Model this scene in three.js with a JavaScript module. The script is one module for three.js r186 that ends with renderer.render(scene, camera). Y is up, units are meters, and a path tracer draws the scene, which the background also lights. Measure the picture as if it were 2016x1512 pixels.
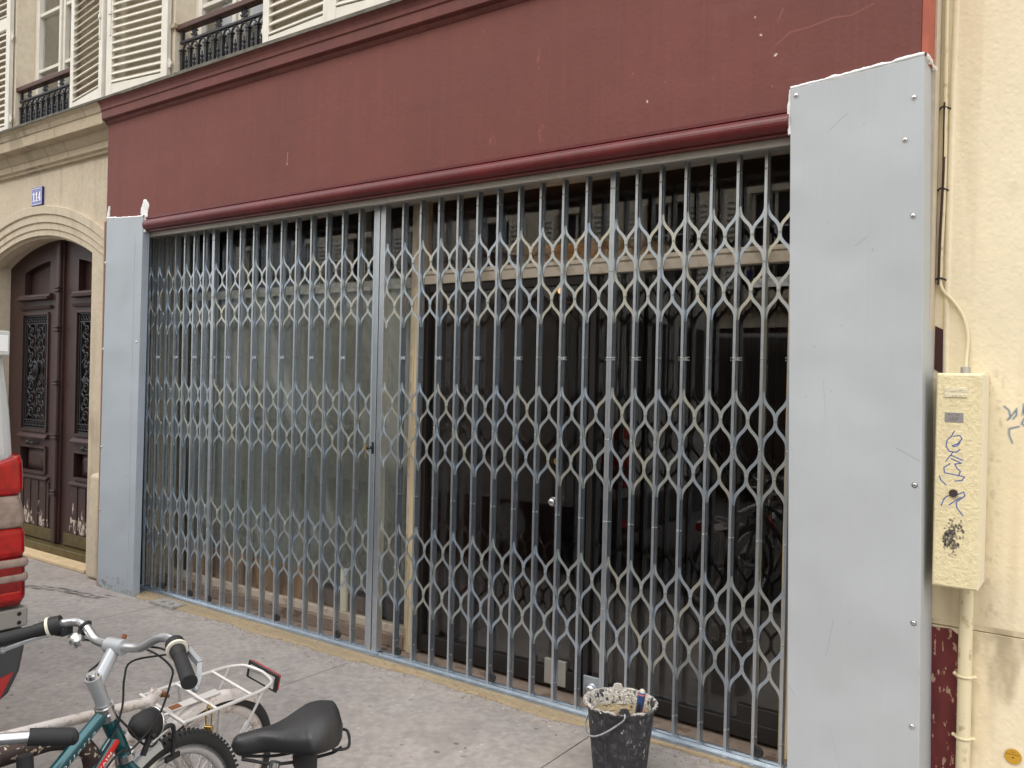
import * as THREE from 'three';
import { mergeGeometries } from 'three/addons/utils/BufferGeometryUtils.js';
import { RoundedBoxGeometry } from 'three/addons/geometries/RoundedBoxGeometry.js';

// ------------------------------------------------------------------ camera, sky, sun, exposure
const scene = new THREE.Scene();
const D2R = Math.PI / 180;
const camera = new THREE.PerspectiveCamera(49.24, 4 / 3, 0.05, 400);
camera.position.set(0, 1.537, 3.34);
camera.rotation.set(-0.164 * D2R, 35.43 * D2R, 1.328 * D2R, 'YXZ');
const renderer = new THREE.WebGLRenderer({ antialias: true });
renderer.toneMapping = THREE.LinearToneMapping;
renderer.toneMappingExposure = 1.47;
renderer.shadowMap.enabled = true;

let seedState = 20240611;
function rnd() { seedState = (seedState + 0x6d2b79f5) | 0; let t = Math.imul(seedState ^ (seedState >>> 15), 1 | seedState); t = (t + Math.imul(t ^ (t >>> 7), 61 | t)) ^ t; return ((t ^ (t >>> 14)) >>> 0) / 4294967296; }
const rr = (a, b) => a + (b - a) * rnd();
const clamp = (v, a = 0, b = 1) => Math.min(b, Math.max(a, v));
const mix = (a, b, t) => a + (b - a) * t;
const sstep = (a, b, x) => { const t = clamp((x - a) / (b - a)); return t * t * (3 - 2 * t); };
const hash2 = (x, y, s) => { let h = Math.imul(x | 0, 374761393) ^ Math.imul(y | 0, 668265263) ^ Math.imul(s | 0, 1274126177); h = Math.imul(h ^ (h >>> 13), 1274126177); return ((h ^ (h >>> 16)) >>> 0) / 4294967296; };
function vnoise(x, y, per, s) {                     // value noise that repeats every `per` cells
  const xi = Math.floor(x), yi = Math.floor(y), fx = x - xi, fy = y - yi;
  const u = fx * fx * (3 - 2 * fx), v = fy * fy * (3 - 2 * fy);
  const w = (a) => ((a % per) + per) % per;
  const x0 = w(xi), x1 = w(xi + 1), y0 = w(yi), y1 = w(yi + 1);
  return mix(mix(hash2(x0, y0, s), hash2(x1, y0, s), u), mix(hash2(x0, y1, s), hash2(x1, y1, s), u), v);
}
function fbm(x, y, per, oct, s) { let a = 0.5, v = 0, n = 0; for (let i = 0; i < oct; i++) { v += a * vnoise(x, y, per, s + i * 17); n += a; a *= 0.5; x *= 2; y *= 2; per *= 2; } return v / n; }

// one overcast sky: brighter overhead, faint cloud structure, the same air all round
{
  const W = 512, H = 256, a = new Float32Array(W * H * 4);
  for (let j = 0; j < H; j++) {
    const e = ((j + 0.5) / H - 0.5) * Math.PI;
    for (let i = 0; i < W; i++) {
      const n = fbm(i / W * 8, j / H * 5, 8, 5, 3);
      const up = Math.max(0, Math.sin(e));
      let L = (1.06 + 0.6 * up) * (0.86 + 0.28 * n);
      if (e < 0) L *= 0.35;
      const k = (j * W + i) * 4;
      a[k] = L * 0.985; a[k + 1] = L * 1.0; a[k + 2] = L * 1.045; a[k + 3] = 1;
    }
  }
  const t = new THREE.DataTexture(a, W, H, THREE.RGBAFormat, THREE.FloatType);
  t.mapping = THREE.EquirectangularReflectionMapping; t.magFilter = THREE.LinearFilter; t.minFilter = THREE.LinearFilter; t.needsUpdate = true;
  scene.background = t; scene.environment = t;
}
const sun = new THREE.DirectionalLight(0xfff5e8, 0.8);
sun.position.set(-3.2 - 3.0, 14, 12); sun.target.position.set(-3.2, 0, 0);
sun.castShadow = true; sun.shadow.radius = 46; sun.shadow.mapSize.set(2048, 2048);
Object.assign(sun.shadow.camera, { left: -14, right: 14, top: 14, bottom: -14, near: 0.5, far: 60 });
scene.add(sun, sun.target);

// ------------------------------------------------------------------ textures
function dtex(W, H, fn, { srgb = true, tile = 1, tileY = tile, off } = {}) {   // fn(u, v) -> [r, g, b] 0..255 or a grey number; uv are metres, so repeat = 1 / tile
  const a = new Uint8Array(W * H * 4);
  for (let j = 0; j < H; j++) for (let i = 0; i < W; i++) {
    const c = fn((i + 0.5) / W, (j + 0.5) / H), k = (j * W + i) * 4;
    if (typeof c === 'number') a[k] = a[k + 1] = a[k + 2] = clamp(c, 0, 255);
    else { a[k] = clamp(c[0], 0, 255); a[k + 1] = clamp(c[1], 0, 255); a[k + 2] = clamp(c[2], 0, 255); }
    a[k + 3] = 255;
  }
  const t = new THREE.DataTexture(a, W, H);
  t.wrapS = t.wrapT = THREE.RepeatWrapping; t.magFilter = THREE.LinearFilter; t.minFilter = THREE.LinearMipmapLinearFilter; t.generateMipmaps = true;
  if (srgb) t.colorSpace = THREE.SRGBColorSpace;
  t.repeat.set(1 / tile, 1 / tileY); if (off) t.offset.set(off[0], off[1]);
  t.needsUpdate = true; return t;
}
function ctex(W, H, draw, { w = 1, h = 1, x0 = 0, y0 = 0 } = {}) {            // a canvas printed once on a w x h metre field whose lower left corner is (x0, y0)
  const c = document.createElement('canvas'); c.width = W; c.height = H; const g = c.getContext('2d'); draw(g, W, H);
  const t = new THREE.CanvasTexture(c); t.colorSpace = THREE.SRGBColorSpace; t.wrapS = t.wrapT = THREE.ClampToEdgeWrapping;
  t.repeat.set(1 / w, 1 / h); t.offset.set(-x0 / w, -y0 / h); return t;
}
const tint = (c, k) => [c[0] * k, c[1] * k, c[2] * k];
const blend = (a, b, t) => [mix(a[0], b[0], t), mix(a[1], b[1], t), mix(a[2], b[2], t)];
const fineBump = dtex(512, 512, (u, v) => 255 * (0.55 * fbm(u * 64, v * 64, 64, 3, 5) + 0.45 * fbm(u * 10, v * 10, 10, 4, 9)), { srgb: false, tile: 0.8 });
const grainBump = dtex(512, 512, (u, v) => 255 * fbm(u * 110, v * 110, 110, 3, 31), { srgb: false, tile: 0.5 });
const lumpBump = dtex(256, 256, (u, v) => { const n = fbm(u * 28, v * 28, 28, 3, 77); return 255 * sstep(0.35, 0.75, n); }, { srgb: false, tile: 0.22 });
const buckle = dtex(256, 256, (u, v) => 255 * fbm(u * 4, v * 4, 4, 3, 47), { srgb: false, tile: 1.6 });
const roughVar = dtex(256, 256, (u, v) => 150 + 105 * fbm(u * 12, v * 12, 12, 5, 41), { srgb: false, tile: 0.6 });

// ------------------------------------------------------------------ helpers: geometry
function finish(g) {                                 // non-indexed, uv in metres by the way each face points
  if (g.index) g = g.toNonIndexed();
  for (const k of Object.keys(g.attributes)) if (k !== 'position' && k !== 'normal') g.deleteAttribute(k);
  if (!g.attributes.normal) g.computeVertexNormals();
  const p = g.attributes.position, n = p.count, uv = new Float32Array(n * 2);
  const a = new THREE.Vector3(), b = new THREE.Vector3(), c = new THREE.Vector3();
  for (let i = 0; i < n; i += 3) {
    a.fromBufferAttribute(p, i); b.fromBufferAttribute(p, i + 1); c.fromBufferAttribute(p, i + 2);
    const q = b.clone().sub(a).cross(c.clone().sub(a)), ax = Math.abs(q.x), ay = Math.abs(q.y), az = Math.abs(q.z);
    [a, b, c].forEach((w, k) => {
      const o = (i + k) * 2;
      if (ax >= ay && ax >= az) { uv[o] = w.z; uv[o + 1] = w.y; } else if (ay >= az) { uv[o] = w.x; uv[o + 1] = w.z; } else { uv[o] = w.x; uv[o + 1] = w.y; }
    });
  }
  g.setAttribute('uv', new THREE.BufferAttribute(uv, 2));
  return g;
}
const join = (list) => finish(mergeGeometries(list.flat(9).map((g) => { let h = g.index ? g.toNonIndexed() : g.clone(); for (const k of Object.keys(h.attributes)) if (k !== 'position' && k !== 'normal') h.deleteAttribute(k); return h; })));
const span = (x0, x1, y0, y1, z0, z1) => { const g = new THREE.BoxGeometry(x1 - x0, y1 - y0, z1 - z0); g.translate((x0 + x1) / 2, (y0 + y1) / 2, (z0 + z1) / 2); return g; };
const rspan = (x0, x1, y0, y1, z0, z1, r = 0.003, s = 2) => { const g = new RoundedBoxGeometry(x1 - x0, y1 - y0, z1 - z0, s, Math.min(r, (x1 - x0) / 2.01, (y1 - y0) / 2.01, (z1 - z0) / 2.01)); g.translate((x0 + x1) / 2, (y0 + y1) / 2, (z0 + z1) / 2); return g; };
const V = (x, y, z) => new THREE.Vector3(x, y, z);
function tube(points, r, seg = 24, rad = 8, closed = false, tension = 0.5) {
  const c = new THREE.CatmullRomCurve3(points.map((p) => (p.isVector3 ? p : V(...p))), closed, 'catmullrom', tension);
  const g = [new THREE.TubeGeometry(c, seg, r, rad, closed)];
  if (!closed) for (const t of [0, 1]) { const d = c.getTangent(t), q = c.getPoint(t), k = new THREE.CircleGeometry(r, rad); k.lookAt(t ? d : d.negate()); k.translate(q.x, q.y, q.z); g.push(k); }
  return join(g);
}
function rod(a, b, r, r2 = r, rad = 12) {
  const A = a.isVector3 ? a : V(...a), B = b.isVector3 ? b : V(...b), d = B.clone().sub(A), L = d.length();
  const g = new THREE.CylinderGeometry(r2, r, L, rad); g.translate(0, L / 2, 0);
  g.applyQuaternion(new THREE.Quaternion().setFromUnitVectors(V(0, 1, 0), d.normalize())); g.translate(A.x, A.y, A.z); return g;
}
function bar(a, b, w, h, up = V(0, 1, 0)) {          // box of section w x h from a to b
  const A = a.isVector3 ? a : V(...a), B = b.isVector3 ? b : V(...b), d = B.clone().sub(A), L = d.length();
  const g = new THREE.BoxGeometry(w, h, L), m = new THREE.Matrix4().lookAt(A, B, up); g.applyMatrix4(m); const c = A.clone().add(B).multiplyScalar(0.5); g.translate(c.x, c.y, c.z); return g;
}
function profileX(pts, x0, x1) {                     // closed profile of [z, y] pulled along x
  const s = new THREE.Shape(pts.map(([z, y]) => new THREE.Vector2(z, y)));
  const g = new THREE.ExtrudeGeometry(s, { depth: x1 - x0, bevelEnabled: false });
  const p = g.attributes.position; for (let i = 0; i < p.count; i++) { const z = p.getX(i), y = p.getY(i), t = p.getZ(i); p.setXYZ(i, x1 - t, y, z); }
  g.computeVertexNormals(); return g;
}
function slab(outline, z0, z1, holes = []) {          // outline of [x, y] in the facade plane, pulled from z0 to z1
  const s = new THREE.Shape(outline.map(([x, y]) => new THREE.Vector2(x, y)));
  for (const h of holes) s.holes.push(new THREE.Path(h.map(([x, y]) => new THREE.Vector2(x, y))));
  const g = new THREE.ExtrudeGeometry(s, { depth: z1 - z0, bevelEnabled: false }); g.translate(0, 0, z0); return g;
}
function ribbon(path, w, t, z) {                     // flat bar bent in the xy plane: path of [x, y], width w, thickness t
  const pos = [], n = path.length, L = [], R = [];
  for (let i = 0; i < n; i++) {
    const a = path[Math.max(0, i - 1)], b = path[Math.min(n - 1, i + 1)], dx = b[0] - a[0], dy = b[1] - a[1], l = Math.hypot(dx, dy), nx = -dy / l * w / 2, ny = dx / l * w / 2;
    L.push([path[i][0] + nx, path[i][1] + ny]); R.push([path[i][0] - nx, path[i][1] - ny]);
  }
  const quad = (a, b, c, d) => pos.push(...a, ...b, ...c, ...a, ...c, ...d);
  const f = (p) => [p[0], p[1], z + t / 2], k = (p) => [p[0], p[1], z - t / 2];
  for (let i = 0; i < n - 1; i++) { quad(f(L[i]), f(R[i]), f(R[i + 1]), f(L[i + 1])); quad(k(R[i]), k(L[i]), k(L[i + 1]), k(R[i + 1])); quad(k(L[i]), f(L[i]), f(L[i + 1]), k(L[i + 1])); quad(f(R[i]), k(R[i]), k(R[i + 1]), f(R[i + 1])); }
  quad(k(L[0]), k(R[0]), f(R[0]), f(L[0])); quad(f(L[n - 1]), f(R[n - 1]), k(R[n - 1]), k(L[n - 1]));
  const g = new THREE.BufferGeometry(); g.setAttribute('position', new THREE.Float32BufferAttribute(pos, 3)); g.computeVertexNormals(); return finish(g);
}
const disc = (x, y, z, r, d, seg = 12) => { const g = new THREE.CylinderGeometry(r, r, d, seg); g.rotateX(Math.PI / 2); g.translate(x, y, z); return g; };
const dome = (x, y, z, r, sc = 0.6) => { const g = new THREE.SphereGeometry(r, 8, 6); g.scale(1, 1, sc); g.translate(x, y, z); return g; };

// ------------------------------------------------------------------ helpers: objects
const taken = {};
const numbered = (n) => { const k = taken[n] = (taken[n] ?? -1) + 1; return k ? `${n}_${String(k).padStart(3, '0')}` : n; };
function thing(name, label, category, [x, y, z] = [0, 0, 0], turn = 0, group) {
  const o = new THREE.Group(); o.name = numbered(name); scene.add(o); o.position.set(x, y, z); o.rotation.y = turn;
  o.userData = { label, category }; if (group) o.userData.group = group; return o;
}
function part(name, geo, mat, parent, label) {
  const m = new THREE.Mesh(Array.isArray(geo) ? join(geo) : geo.userData.done ? geo : finish(geo), mat); m.geometry.userData.done = true;
  m.name = name; parent.add(m); if (label) m.userData.label = label; return m;
}
function single(name, geo, mat, label, category, group) { const m = part(name, geo, mat, scene); m.name = numbered(name); m.userData = { label, category }; if (group) m.userData.group = group; return m; }
function ground(name, geo, mat, label) { const m = part(name, geo, mat, scene); m.name = numbered(name); m.userData = { kind: 'structure', label, category: name.split('_').pop() }; return m; }
const stuff = (m) => { m.userData.kind = 'stuff'; return m; };

// ------------------------------------------------------------------ materials
const std = (o) => new THREE.MeshStandardMaterial(o), phy = (o) => new THREE.MeshPhysicalMaterial(o);
const rgb = (r, g, b) => new THREE.Color().setRGB(r, g, b);
const M = {};
const zincMap = (base, s) => dtex(256, 256, (u, v) => { const n = fbm(u * 14, v * 14, 14, 4, s), m = fbm(u * 60, v * 6, 60, 2, s + 9); return tint(base, 0.95 + 0.07 * n + 0.03 * m); }, { tile: 0.35 });
M.zinc = std({ map: zincMap([208, 217, 225], 50), metalness: 0.96, roughness: 0.36 });
M.zincArm = [[208, 214, 212], [216, 215, 202], [200, 212, 224], [208, 214, 216]].map((c, i) => std({ map: zincMap(c, 60 + i * 7), metalness: 0.94, roughness: 0.4 }));
M.zincDull = std({ map: zincMap([170, 166, 158], 90), metalness: 0.3, roughness: 0.5 });
M.rivet = std({ color: rgb(0.42, 0.43, 0.42), metalness: 0.8, roughness: 0.55 });
M.iron = std({ color: rgb(0.028, 0.028, 0.032), metalness: 0.3, roughness: 0.5, bumpMap: grainBump, bumpScale: 0.001 });
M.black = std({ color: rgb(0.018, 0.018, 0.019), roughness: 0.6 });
M.rubber = std({ color: rgb(0.022, 0.022, 0.023), roughness: 0.72, bumpMap: grainBump, bumpScale: 0.0006 });
M.chrome = std({ color: rgb(0.72, 0.72, 0.73), metalness: 1, roughness: 0.22 });
M.alloy = std({ color: rgb(0.62, 0.63, 0.65), metalness: 0.85, roughness: 0.36, roughnessMap: roughVar });
M.silverPaint = std({ color: rgb(0.46, 0.48, 0.5), metalness: 0.35, roughness: 0.38 });
M.brass = std({ color: rgb(0.55, 0.38, 0.12), metalness: 0.9, roughness: 0.4 });
M.rust = std({ color: rgb(0.2, 0.07, 0.025), roughness: 0.9 });
M.red = phy({ color: rgb(0.42, 0.008, 0.01), roughness: 0.25, clearcoat: 1, clearcoatRoughness: 0.08 });
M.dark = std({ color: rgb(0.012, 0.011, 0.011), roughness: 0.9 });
M.glass = phy({ color: rgb(0.95, 0.955, 0.95), transmission: 1, thickness: 0, roughness: 0.01, ior: 1.52, metalness: 0 });

// dull red shopfront paint: patchy roller marks, chips that show the older pinker coat
const fascW = 5.5, fascH = 1.0;
M.fascia = std({ roughness: 0.72, bumpMap: fineBump, bumpScale: 0.0012, map: ctex(2048, 372, (g, W, H) => {
  const img = g.createImageData(W, H);
  for (let j = 0; j < H; j++) for (let i = 0; i < W; i++) {
    const x = i / W * fascW, y = j / H * fascH, n = fbm(x * 1.6, y * 1.6, 64, 5, 11), m = fbm(x * 30, y * 30, 512, 3, 13), s = fbm(x * 18, y * 1.3, 512, 2, 19);
    const c = tint([112, 61, 53], 0.9 + 0.14 * n + 0.05 * m + 0.05 * s), k = (j * W + i) * 4;
    img.data[k] = c[0]; img.data[k + 1] = c[1]; img.data[k + 2] = c[2]; img.data[k + 3] = 255;
  }
  g.putImageData(img, 0, 0);
  const X = (x) => (x + 5.92) / fascW * W, Y = (y) => (1 - (y - 2.5) / fascH) * H;
  for (let i = 0; i < 150; i++) { const x = rr(0, W), y = rr(0, H * 0.5), l = rr(30, 200); g.fillStyle = rnd() < 0.5 ? 'rgba(70,34,32,.03)' : 'rgba(150,104,96,.025)'; for (let q = 0; q < 6; q++) g.fillRect(x + rr(-2, 2), y + rr(0, l), rr(1, 5), rr(10, l)); }
  for (let i = 0; i < 40; i++) { g.fillStyle = rnd() < 0.5 ? 'rgba(92,48,44,.05)' : 'rgba(140,92,84,.045)'; g.fillRect(rr(0, W), rr(0, H), rr(60, 260), rr(14, 40)); }
  g.strokeStyle = '#9c6158'; g.lineWidth = 1.2;
  const crack = (pts, w, col) => { g.strokeStyle = col; g.lineWidth = w; g.beginPath(); pts.forEach(([x, y], i) => g[i ? 'lineTo' : 'moveTo'](X(x) + rr(-1, 1), Y(y) + rr(-1, 1))); g.stroke(); };
  crack([[-1.08, 2.86], [-1.02, 2.9], [-0.95, 2.905], [-0.86, 2.92], [-0.8, 2.915], [-0.72, 2.94]], 1.6, '#8a544c'); crack([[-1.08, 2.855], [-1.0, 2.892], [-0.9, 2.9], [-0.8, 2.908]], 1, '#6b352f');
  crack([[-1.16, 2.98], [-1.14, 2.93], [-1.12, 2.89], [-1.08, 2.86], [-1.075, 2.83]], 1.4, '#73403a'); crack([[-1.05, 3.0], [-1.07, 2.95]], 1.2, '#8f5c53');
  for (const [x, y, r] of [[-1.075, 2.825, 3], [-1.135, 2.915, 2.4], [-1.16, 2.99, 1.8], [-3.94, 2.78, 1.6], [-1.62, 2.74, 2.5]]) { g.fillStyle = '#d9c9b8'; g.beginPath(); g.ellipse(X(x), Y(y), r, r * 0.55, rr(0, 3), 0, 7); g.fill(); }
  for (let i = 0; i < 26; i++) { g.fillStyle = rnd() < 0.5 ? '#9d5a55' : '#8f4644'; g.beginPath(); g.ellipse(rr(0, W), H - rr(12, 26), rr(2, 14), rr(1, 4), 0, 0, 7); g.fill(); }
  for (let i = 0; i < 110; i++) { g.fillStyle = rnd() < 0.4 ? '#8f5e55' : '#5f322e'; g.beginPath(); g.arc(rr(0, W), rr(0, H), rr(0.5, 1.5), 0, 7); g.fill(); }
  for (const [x, y] of [[-2.18, 3.05], [-2.16, 2.7], [-2.44, 2.72]]) { g.fillStyle = 'rgba(150,84,78,.35)'; for (let i = 0; i < 9; i++) { g.beginPath(); g.ellipse(X(x + rr(-0.015, 0.015)), Y(y + rr(-0.06, 0.06)), rr(1, 3), rr(2, 6), 0, 0, 7); g.fill(); } }
  crack([[-4.6, 3.25], [-4.6, 2.6]], 0.8, '#7a443f'); crack([[-2.75, 3.25], [-2.75, 2.6]], 0.8, '#7d4742'); crack([[-3.94, 2.85], [-3.945, 2.77]], 1.2, '#c49c8c');
}, { w: fascW, h: fascH, x0: -5.92, y0: 2.5 }) });
const redTex = (base, s) => dtex(512, 256, (u, v) => tint(base, 0.8 + 0.22 * fbm(u * 9, v * 9, 9, 5, s) + 0.14 * fbm(u * 60, v * 6, 60, 2, s + 3)), { tile: 1.7, tileY: 0.8 });
M.cornice = std({ map: redTex([112, 58, 51], 21), roughness: 0.6, bumpMap: fineBump, bumpScale: 0.0015 });
M.gloss = phy({ map: redTex([100, 26, 27], 27), roughness: 0.45, clearcoat: 0.2, clearcoatRoughness: 0.3, bumpMap: fineBump, bumpScale: 0.001 });
M.oldRed = std({ map: redTex([172, 92, 72], 29), roughness: 0.7 });
M.lead = std({ map: dtex(256, 64, (u, v) => blend([66, 61, 52], [118, 112, 98], fbm(u * 24, v * 6, 24, 4, 33)), { tile: 1.2, tileY: 0.3 }), roughness: 0.75, metalness: 0.1, bumpMap: fineBump, bumpScale: 0.003 });

const stoneTex = (base, dark, s, tile) => dtex(1024, 512, (u, v) => { const n = fbm(u * 7, v * 7, 7, 6, s), g = fbm(u * 120, v * 120, 120, 2, s + 5), st = fbm(u * 40, v * 3, 40, 4, s + 8); return blend(tint(base, 0.9 + 0.12 * n + 0.08 * g), dark, 0.5 * sstep(0.55, 0.8, n) + 0.35 * sstep(0.58, 0.82, st)); }, { tile });
M.stone = std({ map: stoneTex([202, 189, 167], [166, 152, 130], 101, 2.6), roughness: 0.9, bumpMap: fineBump, bumpScale: 0.002 });
M.corniceStone = std({ map: stoneTex([184, 170, 146], [122, 112, 94], 111, 1.7), roughness: 0.92, bumpMap: fineBump, bumpScale: 0.004 });
M.render = std({ map: stoneTex([222, 210, 188], [194, 180, 157], 121, 3.1), roughness: 0.9, bumpMap: fineBump, bumpScale: 0.002 });
M.stepStone = std({ map: stoneTex([214, 190, 150], [176, 152, 118], 131, 0.9), roughness: 0.85, bumpMap: grainBump, bumpScale: 0.001 });
M.white = std({ map: dtex(256, 256, (u, v) => tint([232, 227, 214], 0.93 + 0.09 * fbm(u * 8, v * 8, 8, 4, 141)), { tile: 0.7 }), roughness: 0.55, bumpMap: grainBump, bumpScale: 0.0006 });
M.slat = std({ map: dtex(256, 64, (u, v) => tint([228, 222, 208], 0.9 + 0.12 * fbm(u * 10, v * 6, 10, 4, 143)), { tile: 0.6, tileY: 0.15 }), roughness: 0.6 });
M.woodRail = std({ color: rgb(0.09, 0.04, 0.03), roughness: 0.6 });
M.curtain = std({ color: rgb(0.2, 0.19, 0.16), roughness: 0.95 });

// grey casings
const casingTex = (base, s, scuffs) => ctex(512, 1024, (g, W, H) => {
  const img = g.createImageData(W, H);
  for (let j = 0; j < H; j++) for (let i = 0; i < W; i++) { const n = fbm(i / W * 3, j / H * 14, 64, 5, s), m = fbm(i / W * 60, j / H * 12, 512, 2, s + 4), c = tint(base, 0.965 + 0.05 * n + 0.012 * m), k = (j * W + i) * 4; img.data[k] = c[0]; img.data[k + 1] = c[1]; img.data[k + 2] = c[2]; img.data[k + 3] = 255; }
  g.putImageData(img, 0, 0);
  for (let i = 0; i < scuffs; i++) { g.strokeStyle = `rgba(70,76,90,${rr(0.1, 0.4)})`; g.lineWidth = rr(0.5, 1.4); const x = rr(0, W), y = rr(0, H), a = rr(-0.6, 0.6) + (rnd() < 0.5 ? 1.5 : 0), l = rr(10, 90); g.beginPath(); g.moveTo(x, y); g.quadraticCurveTo(x + Math.cos(a) * l * 0.5 + rr(-5, 5), y + Math.sin(a) * l * 0.5, x + Math.cos(a) * l, y + Math.sin(a) * l); g.stroke(); }
  for (let i = 0; i < scuffs * 2; i++) { g.fillStyle = `rgba(80,84,92,${rr(0.15, 0.5)})`; g.beginPath(); g.ellipse(rr(0, W), rr(0, H), rr(0.6, 3), rr(0.6, 2), rr(0, 3), 0, 7); g.fill(); }
  for (let i = 0; i < 90; i++) { g.fillStyle = `rgba(96,92,88,${rr(0.08, 0.3)})`; g.beginPath(); g.ellipse(rr(0, W), H - rr(0, 40) * rnd(), rr(2, 16), rr(1, 6), 0, 0, 7); g.fill(); }
}, { w: 0.75, h: 2.8, x0: s < 160 ? -5.95 : -1.1, y0: 0 });
M.casingL = std({ map: casingTex([170, 179, 186], 151, 8), roughness: 0.55, bumpMap: buckle, bumpScale: 0.02 });
M.casingR = std({ map: casingTex([182, 187, 190], 161, 10), roughness: 0.55, bumpMap: buckle, bumpScale: 0.02 });
M.filler = std({ color: rgb(0.82, 0.82, 0.81), roughness: 0.85, bumpMap: fineBump, bumpScale: 0.002 });

// cream render of the neighbour
M.stucco = std({ roughness: 0.93, bumpMap: fineBump, bumpScale: 0.0025, map: ctex(1024, 1024, (g, W, H) => {
  const img = g.createImageData(W, H);
  for (let j = 0; j < H; j++) for (let i = 0; i < W; i++) {
    const x = i / W * 4, y = (1 - j / H) * 4, n = fbm(x * 2.2, y * 2.2, 64, 5, 171), m = fbm(x * 50, y * 50, 512, 3, 173), st = fbm(x * 16, y * 1.1, 512, 3, 177);
    let c = tint([241, 228, 197], 0.94 + 0.07 * n + 0.04 * m);
    c = blend(c, [214, 196, 162], 0.35 * sstep(0.56, 0.75, st));
    const grime = sstep(0.42, 0.7, fbm(x * 9, y * 4, 256, 4, 181) * (y < 0.7 ? 1.15 : 0.62));           // splashed dirt under the old damp-course line
    c = blend(c, [150, 136, 108], 0.62 * grime); const k = (j * W + i) * 4; img.data[k] = c[0]; img.data[k + 1] = c[1]; img.data[k + 2] = c[2]; img.data[k + 3] = 255;
  }
  g.putImageData(img, 0, 0);
  const X = (x) => (x + 0.6) / 4 * W, Y = (y) => (1 - y / 4) * H;
  g.fillStyle = '#9a8e74'; for (let i = 0; i < 60; i++) { g.globalAlpha = rr(0.05, 0.22); g.beginPath(); g.ellipse(X(rr(-0.36, -0.3)), Y(rr(0.7, 1.62)), rr(0.5, 2.6), rr(1, 5), 0, 0, 7); g.fill(); } g.globalAlpha = 1;
  g.strokeStyle = '#c0a67c'; for (const [x, y] of [[-0.12, 2.75], [-0.24, 2.45], [-0.05, 2.2], [-0.18, 1.95]]) { g.lineWidth = 1.4; g.beginPath(); g.moveTo(X(x), Y(y)); g.lineTo(X(x + 0.03), Y(y + 0.02)); g.lineTo(X(x + 0.05), Y(y + 0.015)); g.stroke(); }
  g.strokeStyle = '#6f7f92'; g.lineWidth = 1.3; g.lineCap = 'round';                                    // pale pen tags
  const pen = (pts) => { g.beginPath(); pts.forEach(([x, y], i) => g[i ? 'lineTo' : 'moveTo'](X(x), Y(y))); g.stroke(); };
  pen([[-0.30, 1.49], [-0.285, 1.475], [-0.28, 1.45], [-0.29, 1.44], [-0.275, 1.46], [-0.262, 1.48], [-0.262, 1.46], [-0.272, 1.445]]); pen([[-0.252, 1.42], [-0.283, 1.41], [-0.283, 1.39], [-0.272, 1.36]]); pen([[-0.24, 1.5], [-0.243, 1.47], [-0.236, 1.485], [-0.238, 1.46]]);
  pen([[-0.238, 1.45], [-0.245, 1.43], [-0.232, 1.42]]);
}, { w: 4, h: 4, x0: -0.6, y0: 0 }) });
M.boxPaint = std({ color: rgb(0.8, 0.73, 0.53), roughness: 0.75, bumpMap: lumpBump, bumpScale: 0.0009 });
M.pipePaint = std({ map: dtex(128, 256, (u, v) => blend([226, 214, 178], [150, 128, 92], 0.5 * sstep(0.6, 0.8, fbm(u * 8, v * 16, 16, 4, 191))), { tile: 0.3, tileY: 0.6 }), roughness: 0.6 });

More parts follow.
